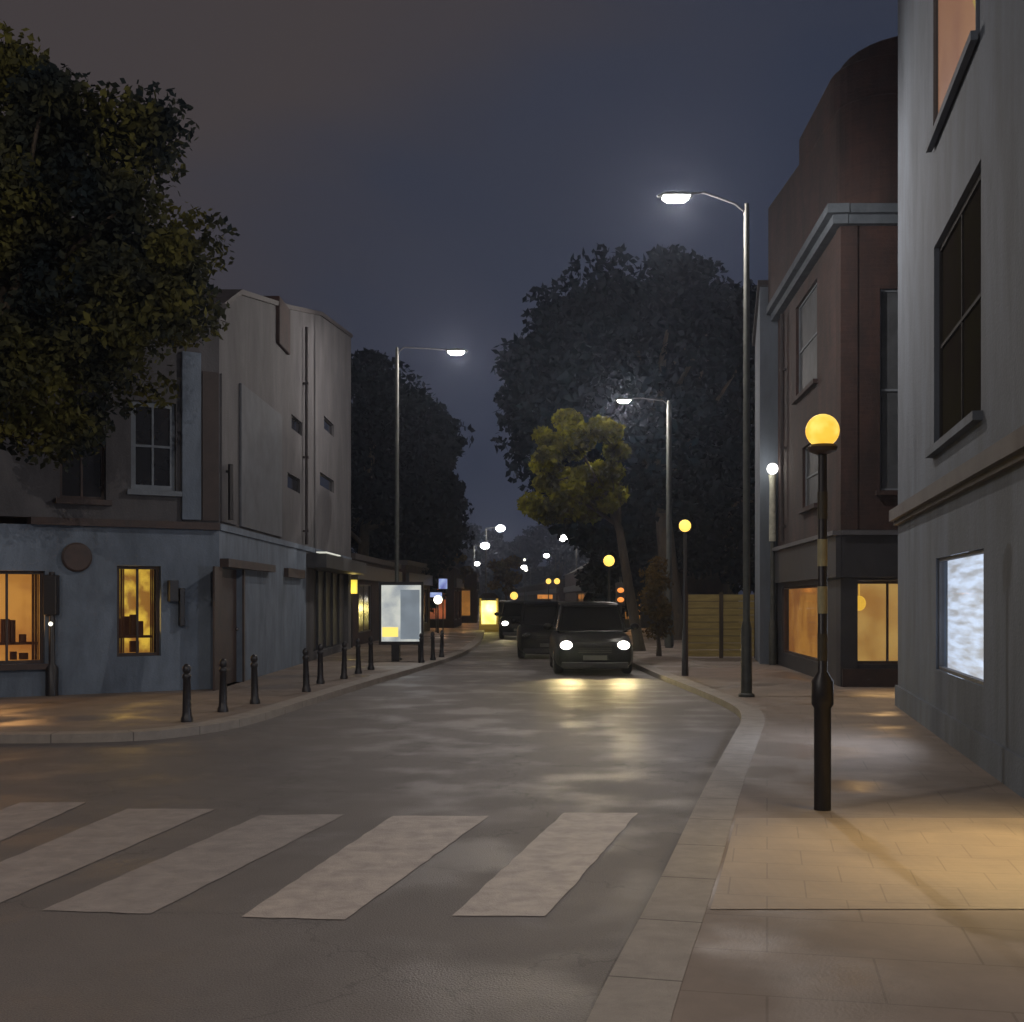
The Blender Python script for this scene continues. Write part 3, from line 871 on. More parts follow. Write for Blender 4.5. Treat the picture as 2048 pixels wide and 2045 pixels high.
# ------------------------------------------------------------------ street lamps
def street_lamp(px, y, ytop, pxh, pyh, label, power, halo=1.0, rpole=0.058, group='street lamps along the road', pos=None, head=None, detail=True):
    if pos is None:
        bx = X(px, y); hx = X(pxh, y); hz = H(pyh, y); tz = H(ytop, y)
    else:
        bx = pos[0]; hx = head[0]; hz = head[1]; tz = hz + .05
    o = empty('street_lamp', (bx, y, PV), label, 'street lamp', group)
    m = MB()
    m.lathe((bx, y, PV), [(0.13, 0), (0.13, 0.04), (rpole * 1.55, 0.06), (rpole * 1.5, 1.1), (rpole, 1.22), (rpole * 0.8, tz - PV - .3), (rpole * 0.62, tz - PV)], 16)
    m.build('pole', M['galv'], o, smooth=True)
    m = MB()
    s = 1 if hx > bx else -1
    L_ = abs(hx - bx)
    m.tube([(bx, y, tz - 0.35), (bx + s * .04, y, tz - .12), (bx + s * .18, y, tz + 0.0), (bx + s * L_ * .6, y, hz + 0.10), (hx - s * .22, y, hz + 0.08)], 0.020, 10)
    m.build('arm', M['fascia'], o, smooth=True)
    m = MB()
    hd = [(-.26, .045), (-.2, .09), (0, .12), (.2, .10), (.30, .04)]
    vs = []
    n = 10
    for dx, r in hd:
        for k in range(n):
            a = math.pi * k / (n - 1)
            vs.append((hx + s * dx, y + r * 1.25 * math.cos(a), hz + .03 + r * .75 * math.sin(a)))
    fs = []
    for i in range(len(hd) - 1):
        for k in range(n - 1):
            fs.append((i * n + k, i * n + k + 1, (i + 1) * n + k + 1, (i + 1) * n + k))
        fs.append((i * n + n - 1, i * n, (i + 1) * n, (i + 1) * n + n - 1))
    fs.append(tuple(range(n))); fs.append(tuple(range((len(hd) - 1) * n, len(hd) * n))[::-1])
    m.add(vs, fs)
    hdo = m.build('lamp_head', M['galv'], o)
    m = MB()
    m.hexa([(hx - .14, y - .07, hz - .045), (hx + .14, y - .07, hz - .045), (hx + .14, y + .07, hz - .045), (hx - .14, y + .07, hz - .045)],
           [(hx - .22, y - .12, hz + .028), (hx + .22, y - .12, hz + .028), (hx + .22, y + .12, hz + .028), (hx - .22, y + .12, hz + .028)])
    m.build('diffuser', E['lamp'], hdo, bevel=0.01)
    if power:
        point_light('lamp_light', (hx, y, hz - .085), power, LAMPC, 0.035, o)
    adopt(o)
    return o

street_lamp(1493, 19.2, 408, 1352, 398, 'nearest street lamp, tallest in the view, in front of the dark tree', 620)
street_lamp(1338, 38.7, 802, 1248, 803, 'street lamp above the small yellow green tree', 800, rpole=0.10)
street_lamp(794, 31.0, 695, 912, 706, 'street lamp on the left pavement beyond the corner house', 520)
far = [(1001, 1057, 107, -1), (970, 1092, 142, -1), (954, 1128, 213, -1), (1128, 1077, 125, 1), (1093, 1112, 174, 1), (1048, 1135, 236, 1)]
words = ['highest of the three far white street lamps left of the road end', 'middle one of the three far white street lamps left of the road end', 'lowest of the three far white street lamps left of the road end',
         'highest of the three far white street lamps on the right of the road end', 'middle one of the three far white street lamps right of the road end', 'lowest of the three far street lamps on the right of the road end']
for (px, py, y, s), wd in zip(far, words):
    hx = X(px, y); hz = H(py, y)
    bx = hx + s * 1.3
    o = empty('street_lamp', (bx, y, PV), wd, 'street lamp', 'street lamps along the road')
    m = MB(); m.lathe((bx, y, PV), [(0.12, 0), (0.11, 1.2), (0.07, 1.3), (0.05, hz - PV)], 8); m.tube([(bx, y, hz), (hx, y, hz + .1)], 0.04, 6)
    m.build('pole', M['galv'], o)
    m = MB(); r_ = y / F * (9.5 if y < 150 else 6.0)
    m.sphere((hx, y, hz), r_, 12, 0.7); m.build('lamp_head', E['lamp'], o, smooth=True)
    if y < 150:
        point_light('lamp_light', (hx, y, hz - r_ - .1), 500, LAMPC, 0.2, o)
    adopt(o)
# lamps of the junction behind the viewer: the same real posts
street_lamp(0, -3.5, 0, 0, 0, 'street lamp behind the viewer on the right pavement', 1700, pos=(5.0,), head=(3.4, 8.2))
street_lamp(0, 1.5, 0, 0, 0, 'street lamp at the left of the crossing, outside the view', 1300, pos=(-10.0,), head=(-8.6, 8.4))

# small wall lamp on the narrow grey house
wl_ = empty('wall_lamp', (X(1545, 28.6), 28.6, 0), 'small white lamp with a lamplit pipe below, beside the narrow grey house', 'lamp')
lx, lz = X(1545, 28.6), H(938, 28.6)
m = MB(); m.sphere((lx, 28.6, lz), 0.135, 18); m.build('globe', emis('white_globe', (1, .98, .95), 2.5), wl_, smooth=True)
m = MB(); m.lathe((lx, 28.6, PV), [(0.09, 0), (0.09, 1.0), (0.06, 1.1), (0.055, H(1085, 28.6) - PV)], 12); m.build('lower_pipe', M['galv'], wl_, smooth=True)
m = MB(); m.lathe((lx, 28.6, 0), [(0.085, H(1083, 28.6)), (0.075, lz - .35), (0.10, lz - .14)], 12); m.build('upper_pipe', mat('lamplit_pipe', (0.5, 0.5, 0.42), (0.3, 0.3, 0.25), 8, 0.6), wl_, smooth=True)  # lamp glow on the upper pipe, put into its pale colour
point_light('lamp_light', (lx - .3, 28.3, lz), 10, (1, .95, .85), 0.1, wl_)
adopt(wl_)

# ------------------------------------------------------------------ belisha beacons
def beacon(x, y, hz, rg, label, mate, detail=True, power=0, leanpole='stripe'):
    o = empty('belisha_beacon', (x, y, PV), label, 'beacon', 'amber globe beacons')
    top = hz - rg - .03
    m = MB()
    if detail:
        m.lathe((x, y, PV), [(0.062, 0), (0.062, 0.75), (0.080, 0.78), (0.080, 0.95), (0.036, 1.02), (0.032, top - PV)], 18)
    else:
        m.lathe((x, y, PV), [(0.07, 0), (0.06, 0.9), (0.04, 1.0), (0.036, top - PV)], 8)
    p = m.build('pole', M['black'], o, smooth=True)
    if detail:
        nb = 4
        for k in range(nb):
            a = 1.10 + k * (top - PV - 1.25) / nb
            m = MB(); m.lathe((x, y, PV), [(0.037, a), (0.037, a + 0.20)], 18)
            m.build('band', M['white_stripe'] if k in (1, 2) else M['galv_dark'], p, smooth=True)
        m = MB(); m.lathe((x, y, top), [(0.05, -.02), (0.10, 0.0), (0.11, 0.03), (0.09, 0.05)], 18); m.build('collar', M['brown_paint'], o, smooth=True)
    m = MB(); m.sphere((x, y, hz), rg, 28 if detail else 14); m.build('globe', mate, o, smooth=True)
    if power:
        point_light('beacon_light', (x, y, hz), power, (1, .6, .12), rg + .01, o)
    adopt(o)
    return o
M['galv_dark'] = mat('dull_band', (0.05, 0.045, 0.03), (0.035, 0.03, 0.02), 6, 0.6)
pb = at(1645, 1620, PV)
beacon(pb.x, pb.y, H(862, pb.y), 0.123, 'large amber globe beacon on a black pole at the right end of the zebra crossing', E['globe'], True, 30)
beacon(X(1370, 24.5), 24.5, H(1052, 24.5), 0.125, 'second nearest amber globe beacon, above the olive timber fence', E['globe_far'], False, 40)
beacon(X(1218, 40), 40, H(1122, 40), 0.19, 'amber globe beacon under the small yellow green tree', E['globe_far'], False, 6)
beacon(X(1097, 88), 88, H(1163, 88), 0.20, 'left one of two tiny far amber beacons', E['globe_far'], False)
beacon(X(1114, 88.5), 88.5, H(1163, 88.5), 0.22, 'right one of two tiny far amber beacons', E['globe_far'], False)
beacon(X(1028, 92), 92, H(1192, 92), 0.30, 'low far amber beacon between the headlights and the yellow kiosk', E['globe_far'], False)

# ------------------------------------------------------------------ bollards
def bollard_proto():
    o = empty('bollard', (0, 0, 0), 'x', 'bollard')
    m = MB(); m.lathe((0, 0, 0), [(0.105, 0), (0.105, 0.06), (0.085, 0.10), (0.078, 0.16), (0.062, 0.68), (0.075, 0.70), (0.075, 0.74), (0.05, 0.77)], 16)
    m.build('post', M['black'], o, smooth=True)
    m = MB(); m.lathe((0, 0, 0.765), [(0.045, 0), (0.072, 0.05), (0.068, 0.11), (0.03, 0.15), (0.002, 0.16)], 16)
    m.build('cap', M['black'], o, smooth=True)
    return o
bspots = [(374, 1444, 'nearest black bollard, largest of the row by the left kerb'),
          (446, 1424, 'second nearest black bollard, in front of the brown house door'),
          (510, 1408, 'third nearest black bollard, right of the brown house door'),
          (613, 1384, 'black bollard fourth from the nearest along the left kerb'),
          (641, 1368, 'black bollard fifth from the nearest along the left kerb'),
          (688, 1358, 'black bollard sixth from the nearest, below the far edge of the corner house'),
          (717, 1348, 'black bollard seventh from the nearest, left of the lit poster panel'),
          (742, 1340, 'black bollard just left of the lit poster panel'),
          (843, 1326, 'black bollard at the right edge of the lit poster panel'),
          (866, 1321, 'black bollard second last at the far end of the row'),
          (883, 1315, 'last black bollard at the far end of the row')]
proto = bollard_proto()
for i, (px, py, lab) in enumerate(bspots):
    o = proto if i == 0 else copy_tree(proto)
    p = at(px, py, PV)
    o.location = p
    o.scale = (0.74, 0.74, 0.80)
    o.rotation_euler = (R(random.uniform(-1.5, 1.5)), R(random.uniform(-1.5, 1.5)), 0)
    tag(o, lab, 'bollard', 'bollards along the left kerb')

# slim post with small white light in front of the shop
pp = at(104, 1392, PV)
po = empty('signal_post', pp, 'slim black post with small white light between the two glowing shop windows', 'post')
m = MB(); m.lathe((0, 0, 0), [(0.10, 0), (0.10, 0.45), (0.05, 0.52), (0.045, 2.0)], 14); m.build('pole', M['black'], po, smooth=True)
m = MB(); m.box(-0.12, 0.10, -0.08, 0.08, 1.30, 1.95); m.build('signal_box', M['black'], po, bevel=0.02)
m = MB(); m.sphere((0.02, -0.11, H(1248, pp.y) - PV), 0.035, 12); m.build('light', emis('pedestrian_light', (1, .98, .8), 1.6), po)

# ------------------------------------------------------------------ lit poster panel
ap = empty('poster_panel', (X(803, 30.2), 30.2, PV), 'freestanding lit white poster panel on dark legs by the left kerb', 'sign')
m = MB()
m.box(-.56, .56, -.09, .09, .42, .50); m.box(-.56, -.50, -.09, .09, .50, 1.92); m.box(.50, .56, -.09, .09, .50, 1.92); m.box(-.56, .56, -.09, .09, 1.92, 2.0)
m.build('frame', M['black'], ap)
m = MB(); m.box(-.50, .50, -.06, .06, .502, 1.918); m.build('poster', E['panel'], ap)
m = MB(); m.box(-.48, -.08, -.066, -.062, .62, .86); m.build('poster_stripe', E['yellow'], ap)
m = MB(); m.box(-.02, .46, -.066, -.062, .56, 1.8); m.build('poster_figure', emis('poster_blue_grey', (0.26, 0.31, 0.36), 0.5, (.2, .24, .28), 3), ap)
m = MB(); m.box(-.25, -.05, -.07, .07, 0, .42); m.build('leg', M['black'], ap)
m = MB(); m.box(.42, .5, -.05, .05, 0, .42); m.build('leg', M['black'], ap)
ll = bpy.data.lights.new('poster_light', 'AREA'); ll.size = 1.0; ll.energy = 5; ll.color = (.95, .98, 1)
lo = bpy.data.objects.new('poster_light', ll); COL.objects.link(lo); lo.parent = ap; lo.location = (0, -.12, 1.2); lo.rotation_euler = (R(-90), 0, 0)

# ------------------------------------------------------------------ fence, hedge on the right
fe = empty('timber_fence', (5.4, 31.0, 0), 'olive timber board fence lit yellow below the dark tree', 'fence')
m = MB()
f0, f1 = X(1372, 31.9), X(1512, 31.9)
for k in range(9):
    m.box(f0 + .02, f1, 31.9 + (k % 2) * .012, 31.94 + (k % 2) * .012, PV + .04 + k * .185, PV + .04 + k * .185 + .17)
m.build('boards', M['timber'], fe)
for k in range(3):
    xx = f0 + (f1 - f0) * k / 2
    m = MB(); m.box(xx - .05, xx + .05, 31.84, 31.899, PV, 1.85); m.build('post', M['bark'], fe)
adopt(fe)

# ------------------------------------------------------------------ trees
def leafmat(name, ca, cb, cc, spec=0.1, lo=0.75, hi=1.2):
    m = bpy.data.materials.new(name)
    m.use_nodes = True
    t = m.node_tree
    p = t.nodes['Principled BSDF']
    p.inputs['Roughness'].default_value = 0.8
    p.inputs['Specular IOR Level'].default_value = spec
    geo = t.nodes.new('ShaderNodeNewGeometry')
    n1 = t.nodes.new('ShaderNodeTexNoise'); n1.inputs['Scale'].default_value = 1.1; n1.inputs['Detail'].default_value = 3
    r1 = t.nodes.new('ShaderNodeValToRGB')
    r1.color_ramp.elements[0].position = 0.38; r1.color_ramp.elements[0].color = (*ca, 1)
    r1.color_ramp.elements[1].position = 0.64; r1.color_ramp.elements[1].color = (*cc, 1)
    e = r1.color_ramp.elements.new(0.5); e.color = (*cb, 1)
    mx = t.nodes.new('ShaderNodeMix'); mx.data_type = 'RGBA'; mx.blend_type = 'MULTIPLY'; mx.inputs[0].default_value = 1.0
    mr = t.nodes.new('ShaderNodeMapRange'); mr.inputs['To Min'].default_value = lo; mr.inputs['To Max'].default_value = hi
    t.links.new(geo.outputs['Position'], n1.inputs['Vector']); t.links.new(n1.outputs[0], r1.inputs[0])
    t.links.new(geo.outputs['Random Per Island'], mr.inputs['Value'])
    t.links.new(r1.outputs[0], mx.inputs[6]); t.links.new(mr.outputs[0], mx.inputs[7])
    t.links.new(mx.outputs[2], p.inputs['Base Color'])
    # thin leaves let some light through
    tr = t.nodes.new('ShaderNodeBsdfTranslucent'); ms = t.nodes.new('ShaderNodeMixShader'); ms.inputs[0].default_value = 0.25
    o = t.nodes['Material Output']
    t.links.new(mx.outputs[2], tr.inputs[0])
    t.links.new(p.outputs[0], ms.inputs[1]); t.links.new(tr.outputs[0], ms.inputs[2]); t.links.new(ms.outputs[0], o.inputs[0])
    return m
LF = {
    'olive': leafmat('olive_leaves', (0.014, 0.021, 0.023), (0.036, 0.038, 0.022), (0.105, 0.098, 0.024)),
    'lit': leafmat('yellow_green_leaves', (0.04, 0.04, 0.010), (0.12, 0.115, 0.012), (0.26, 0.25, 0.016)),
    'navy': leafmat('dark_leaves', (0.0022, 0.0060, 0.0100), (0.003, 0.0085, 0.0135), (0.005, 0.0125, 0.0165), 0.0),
    'brown': leafmat('brown_leaves', (0.05, 0.03, 0.008), (0.09, 0.055, 0.012), (0.13, 0.085, 0.02)),
}

def leaves(c, rad, nclump, nleaf, size, mate, parent, seed, clump=0.33, keep=None, hollow=0.45):
    rg = np.random.default_rng(seed)
    cen = []
    while len(cen) < nclump:
        p = rg.uniform(-1, 1, 3)
        l = np.linalg.norm(p)
        if l > 1 or l < hollow * rg.random(): continue
        q = p * np.array(rad) + np.array(c)
        if keep is not None and not keep(q): continue
        cen.append(q)
    cen = np.array(cen)
    cr_ = np.array(rad).mean() * clump * rg.uniform(0.55, 1.25, nclump)
    idx = rg.integers(0, nclump, nleaf)
    d = rg.normal(size=(nleaf, 3)); d /= np.linalg.norm(d, axis=1)[:, None]
    rr = cr_[idx] * rg.random(nleaf) ** 0.45
    P = cen[idx] + d * rr[:, None] * np.array([1.1, 1.1, 0.75])
    a = rg.normal(size=(nleaf, 3)); a /= np.linalg.norm(a, axis=1)[:, None]
    b = rg.normal(size=(nleaf, 3)); b -= (a * b).sum(1)[:, None] * a; b /= np.linalg.norm(b, axis=1)[:, None]
    s = size * rg.uniform(0.6, 1.3, nleaf)[:, None]
    V = np.empty((nleaf, 4, 3))
    V[:, 0] = P - a * s; V[:, 1] = P + b * s * .55; V[:, 2] = P + a * s; V[:, 3] = P - b * s * .55
    me = bpy.data.meshes.new('crown')
    me.vertices.add(nleaf * 4); me.vertices.foreach_set('co', V.reshape(-1))
    me.loops.add(nleaf * 4); me.loops.foreach_set('vertex_index', np.arange(nleaf * 4, dtype=np.int32))
    me.polygons.add(nleaf); me.polygons.foreach_set('loop_start', np.arange(0, nleaf * 4, 4, dtype=np.int32))
    me.update(calc_edges=True); me.validate()
    me.materials.append(mate)
    o = bpy.data.objects.new('crown', me); COL.objects.link(o); o.parent = parent
    return o, cen

def tree(name, base, c, rad, nclump, nleaf, size, mate, seed, label, cat='tree', group=None, tr=0.2, keep=None, clump=0.33, limbs=9, hollow=.45):
    o = empty(name, base, label, cat, group)
    cr_, cen = leaves(c, rad, nclump, nleaf, size, mate, o, seed, clump, keep, hollow)
    m = MB()
    b = Vector(base); fork = Vector((b.x + (c[0] - b.x) * .35, b.y + (c[1] - b.y) * .35, max(b.z + .8, c[2] - rad[2] * .75)))
    top = Vector(c) + Vector((0, 0, rad[2] * .35))
    m.tube([b, b + Vector((0, 0, .25)), b.lerp(fork, .55), fork, fork.lerp(top, .5), top], [tr * 1.45, tr * 1.05, tr * .9, tr * .75, tr * .45, tr * .12], 12)
    rg = random.Random(seed)
    for k in range(limbs):
        q = Vector(cen[rg.randrange(len(cen))])
        s = fork.lerp(top, rg.uniform(0, .7))
        mid = s.lerp(q, .5) + Vector((rg.uniform(-.1, .1), rg.uniform(-.1, .1), rg.uniform(0, .25))) * rad[2] * .3
        m.tube([s, mid, q], [tr * .42, tr * .25, tr * .08], 8)
    m.build('trunk', M['bark'], o, smooth=True)
    adopt(o)
    return o

# big tree on the left in front of the corner house
def keepL(q):
    px = 1024 + q[0] / q[1] * F; py = HY - (q[2] - EYE) / q[1] * F
    return True
tree('street_tree', (-7.3, 15.2, PV), (-6.02, 15.2, 6.0), (2.1, 1.7, 2.5), 120, 68000, 0.060, LF['olive'], 5, 'large olive green tree overhanging the corner house at the left', tr=0.2, clump=0.26, limbs=14)
# dark big tree centre right
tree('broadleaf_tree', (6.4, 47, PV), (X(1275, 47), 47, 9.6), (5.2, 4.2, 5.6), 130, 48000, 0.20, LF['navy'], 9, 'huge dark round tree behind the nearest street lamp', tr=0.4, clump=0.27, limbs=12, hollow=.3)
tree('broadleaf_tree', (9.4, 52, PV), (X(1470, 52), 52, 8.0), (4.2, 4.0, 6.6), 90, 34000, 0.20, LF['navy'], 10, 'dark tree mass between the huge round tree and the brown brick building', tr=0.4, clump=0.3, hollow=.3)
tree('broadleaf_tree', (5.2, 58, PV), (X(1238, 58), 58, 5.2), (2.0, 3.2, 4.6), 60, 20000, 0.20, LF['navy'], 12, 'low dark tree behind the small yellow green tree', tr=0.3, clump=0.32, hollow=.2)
# small lit tree
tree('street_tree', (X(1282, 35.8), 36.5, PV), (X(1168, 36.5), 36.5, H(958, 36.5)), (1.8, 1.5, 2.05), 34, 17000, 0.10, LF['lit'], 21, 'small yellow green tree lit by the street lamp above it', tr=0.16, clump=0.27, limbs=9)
# dark trees behind the corner house
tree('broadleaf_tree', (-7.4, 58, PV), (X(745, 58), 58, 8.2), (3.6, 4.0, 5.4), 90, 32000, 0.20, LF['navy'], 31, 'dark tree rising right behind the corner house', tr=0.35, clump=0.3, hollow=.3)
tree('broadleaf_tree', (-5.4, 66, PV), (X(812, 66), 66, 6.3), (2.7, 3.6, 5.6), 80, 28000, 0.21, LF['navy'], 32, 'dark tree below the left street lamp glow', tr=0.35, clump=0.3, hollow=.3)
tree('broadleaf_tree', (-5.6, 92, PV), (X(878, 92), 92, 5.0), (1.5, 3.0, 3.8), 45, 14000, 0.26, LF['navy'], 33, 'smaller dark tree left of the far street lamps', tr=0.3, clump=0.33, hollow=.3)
tree('street_tree', (X(912, 72), 72, PV), (X(910, 72), 72, H(1138, 72)), (0.75, .7, 1.0), 14, 2600, 0.13, LF['brown'], 41, 'small brown leaved tree above the red lit shops', tr=0.1, clump=0.4, limbs=4)
tree('street_tree', (X(1012, 96), 96, PV), (X(1012, 96), 96, H(1150, 96)), (1.2, 1.0, 1.5), 18, 3000, 0.18, LF['brown'], 42, 'small round brown tree in the middle distance under the far lamps', tr=0.12, clump=0.4, limbs=4)
for i_, (px_, r_, zz_, lb_) in enumerate(((925, 9.5, 11.5, 'left one of the far trees closing the road end'), (1030, 8.5, 8.0, 'middle one of the far trees closing the road end'), (1120, 9.5, 12.0, 'right one of the far trees closing the road end'))):
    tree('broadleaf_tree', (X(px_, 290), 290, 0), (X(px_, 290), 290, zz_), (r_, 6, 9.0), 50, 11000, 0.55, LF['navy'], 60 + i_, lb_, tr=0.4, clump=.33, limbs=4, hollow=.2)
# lit brown trunk-like shrub beside the small tree
tree('street_shrub', (X(1318, 33), 33, PV), (X(1312, 33), 33, 1.7), (0.34, .34, 1.15), 22, 2600, 0.06, LF['brown'], 43, 'tall narrow brown shrub between the car and the timber fence', cat='shrub', tr=0.06, clump=0.5, limbs=3)

# ------------------------------------------------------------------ low shops and houses far down the road
def terrace(name, x0, y0, x1, y1, h, depth, side, wm, lits, label, roofm=None, pitched=True, group='low buildings down the road', end=None):
    o = empty(name, (x0, y0, 0), label, 'building', group)
    fc = Fac((x0, y0), (x1, y1))
    if fc.n.x * side > 0: fc.n = -fc.n
    m = MB()
    holes = [(a * fc.len, b * fc.len, .5, 2.2) for a, b, _ in lits]
    fc.wall(m, 0, h, 0.3, holes)
    s = side
    # near and far gable ends, back
    fe_ = Fac((x0 - depth, y0), (x0 - .3, y0)) if s < 0 else Fac((x0 + .3, y0), (x0 + depth, y0))
    eh = []
    if end:
        a_ = fe_.len - .1 - end[0] if s < 0 else .1
        eh = [(a_, a_ + end[0], .55, 2.3)]
    fe_.wall(m, 0, h, 0.3, eh)
    m.box(min(x1 + .3 * s, x1 + depth * s), max(x1 + .3 * s, x1 + depth * s), y1 - .3, y1, 0, h)
    m.build('wall', wm, o)
    m = MB()
    e = 0.1
    a0 = (x0 - e * s, y0 - e); a1 = (x1 - e * s, y1 + e); b1 = (x1 + depth * s, y1 + e); b0 = (x0 + depth * s, y0 - e)
    if pitched:
        r0 = ((a0[0] + b0[0]) / 2, a0[1], h + depth * .28); r1 = ((a1[0] + b1[0]) / 2, a1[1], h + depth * .28)
        vs = [(*a0, h + .002), (*a1, h + .002), (*b1, h + .002), (*b0, h + .002), r0, r1]
        m.add(vs, [(0, 1, 2, 3), (0, 4, 5, 1), (3, 2, 5, 4), (0, 3, 4), (1, 5, 2)])
    else:
        m.hexa([(*p, h + .002) for p in (a0, a1, b1, b0)], [(*p, h + .2) for p in (a0, a1, b1, b0)])
    m.build('roof', roofm or M['slate'], o)
    m = MB(); fc.box(m, 0.05, fc.len - .05, 2.35, 2.85, 0.002, 0.15); m.build('fascia', M['fascia'], o)
    for (a, b, em), hl in zip(lits, holes):
        window(o, fc, *hl, M['fascia'], M['glass_dark'], em, cols=2, sill=False, rec=0.04, room=.15, fw=.05, glow=(4 if em else 0), glowc=(1, .6, .25))
    for hl in eh:
        window(o, fe_, *hl, M['fascia'], None, end[1], cols=2, sill=False, rec=0.04, room=.15, fw=.05, glow=30, glowc=(1, .45, .15))
    adopt(o)
    return o, fc
terrace('shop', -5.3, 40.0, -4.9, 52.0, 3.0, 7, -1, M['brick_dark'], [(.1, .35, None), (.5, .8, E['dim_yellow'])], 'low dark single storey shop right behind the corner house', pitched=False)
terrace('shop', -4.7, 53.0, -4.1, 60.0, 3.2, 7, -1, M['brick_dark'], [(.1, .9, None)], 'low dark shop behind the lit poster panel', pitched=False)
terrace('shop', -3.2, 66.0, -3.1, 74.0, 3.4, 6, -1, M['brick_dark'], [(.08, .48, E['red_shop']), (.55, .92, E['red_shop'])], 'far shop with red lit windows on the left of the road', end=(1.2, E['red_shop']))
terrace('shop', -2.35, 80.0, -2.6, 92.0, 3.4, 6, -1, M['brick_dark'], [(.05, .45, E['orange_shop']), (.55, .92, E['orange_shop'])], 'far shop with orange lit windows on the left of the road', end=(1.5, E['orange_shop']))
terrace('terraced_house', -4.6, 100.0, -6.6, 135.0, 4.0, 7, -1, M['brick_dark'], [(.1, .3, E['orange_shop']), (.5, .7, None)], 'farthest dark house on the left of the road end')
terrace('terraced_house', -7.3, 145.0, -12.0, 215.0, 4.4, 8, -1, M['brick_dark'], [(.1, .3, None)], 'row of dark roofs at the very end of the road')
terrace('terraced_house', 5.2, 66.0, 5.3, 84.0, 3.6, 7, 1, M['brick_dark'], [(.08, .4, E['orange_shop']), (.55, .9, None)], 'low house with an orange window under the dark trees, right of the road', end=(1.5, E['orange_shop']))
terrace('terraced_house', 5.4, 86.0, 5.2, 118.0, 4.0, 7, 1, M['brick_dark'], [(.1, .4, E['orange_shop'])], 'farther low house on the right of the road')
terrace('terraced_house', 4.9, 124.0, 0.6, 230.0, 3.6, 8, 1, M['brick_dark'], [(.1, .2, None)], 'farthest low dark house right of the road end', pitched=False)
# closing building at the road's end
ce = empty('end_house', (-9, 330, 0), 'low dark house closing the end of the road', 'building')
m = MB(); m.box(-40, 22, 330, 342, 0, 6.5); m.build('wall', M['brick_dark'], ce)
m = MB(); m.hexa([(-41, 329, 6.502), (23, 329, 6.502), (23, 343, 6.502), (-41, 343, 6.502)], [(-40, 335.5, 11), (22, 335.5, 11), (22, 336.5, 11), (-40, 336.5, 11)]); m.build('roof', M['slate'], ce)
adopt(ce)

# dim yellow wall lantern at the end of the corner house
wy = empty('wall_lantern', (X(703, 38.8), 38.8, 0), 'yellow wall lantern at the far end of the corner house', 'lamp')
m = MB(); m.box(X(694, 38.8), X(714, 38.8), 38.7, 38.95, H(1188, 38.8), H(1160, 38.8)); m.build('lantern_glass', emis('lantern_yellow', (0.62, 0.50, 0.07), 0.75), wy, bevel=0.02)
m = MB(); m.box(X(691, 38.8), X(717, 38.8), 38.67, 38.98, H(1160, 38.8) + .002, H(1155, 38.8)); m.tube([(X(703, 38.8), 38.82, H(1189, 38.8)), (X(703, 38.8), 38.82, PV)], .04, 8)
m.build('bracket', M['black'], wy)
point_light('lantern_light', (X(703, 38.8) + .1, 38.4, H(1180, 38.8)), 8, (1, .75, .25), .1, wy)
adopt(wy)

# yellow kiosk
kk = empty('kiosk', (X(978, 62), 62, 0.0), 'small kiosk glowing bright yellow beside the far headlights', 'kiosk')
kx_ = X(978, 62)
m = MB()
for sx in (-.43, .43):
    for sy in (-.4, .4):
        m.box(kx_ + sx - .05, kx_ + sx + .05, 62 + sy - .05, 62 + sy + .05, 0.0, 1.72)
m.box(kx_ - .5, kx_ + .5, 61.5, 62.5, 0.0, .38)
m.build('frame', M['timber'], kk)
m = MB(); m.box(kx_ - .40, kx_ + .40, 61.6, 62.4, .40, 1.60); m.build('lit_glass', E['kiosk'], kk)
m = MB(); m.hexa([(kx_ - .55, 61.45, 1.722), (kx_ + .55, 61.45, 1.722), (kx_ + .55, 62.55, 1.722), (kx_ - .55, 62.55, 1.722)], [(kx_ - .3, 61.7, 2.0), (kx_ + .3, 61.7, 2.0), (kx_ + .3, 62.3, 2.0), (kx_ - .3, 62.3, 2.0)]); m.build('roof', M['brown_paint'], kk)
point_light('kiosk_light', (kx_, 61.2, 1.2), 40, (1, .8, .3), .2, kk)
adopt(kk)

# blue and white signs, white light by the red shop
for (px, py, y, w_, h_, em, nm, lab) in ((872, 1190, 57, .55, .22, E['blue_sign'], 'shop_sign', 'lower small blue and white lit sign left of the red shops'),
                                        (886, 1168, 60, .42, .50, E['blue_sign'], 'shop_sign', 'upper small blue and white lit sign above the white light')):
    o = empty(nm, (X(px, y), y, H(py, y)), lab, 'sign', 'small blue lit signs')
    MB().box(-w_ / 2, w_ / 2, -.04, .04, -h_ / 2, h_ / 2).build('face', em, o)
    m = MB(); m.box(-w_ / 2 - .03, w_ / 2 + .03, .042, .09, -h_ / 2 - .03, h_ / 2 + .03); m.tube([(0, .066, -h_ / 2), (0, .066, -H(py, y) + PV)], .03, 8)
    m.build('backing', M['black'], o)
def globe_on_post(px, py, y, r, em, lab, nm='globe_lamp', cat='lamp', power=0):
    o = empty(nm, (X(px, y), y, PV), lab, cat)
    m = MB(); m.lathe((0, 0, 0), [(.06, 0), (.04, .3), (.03, H(py, y) - PV - r)], 8); m.build('post', M['black'], o)
    m = MB(); m.sphere((0, 0, H(py, y) - PV), r, 14); m.build('globe', em, o, smooth=True)
    if power: point_light('globe_light', (0, -.3, H(py, y) - PV), power, (1, .95, .85), .1, o)
E['white_globe'] = emis('white_globe_far', (1, .95, .80), 2.0)
globe_on_post(876, 1200, 56, .21, E['white_globe'], 'round white lamp left of the red lit shops', power=8)
globe_on_post(1226, 1213, 47, .15, E['white_globe'], 'small white light just above the right side of the black car')
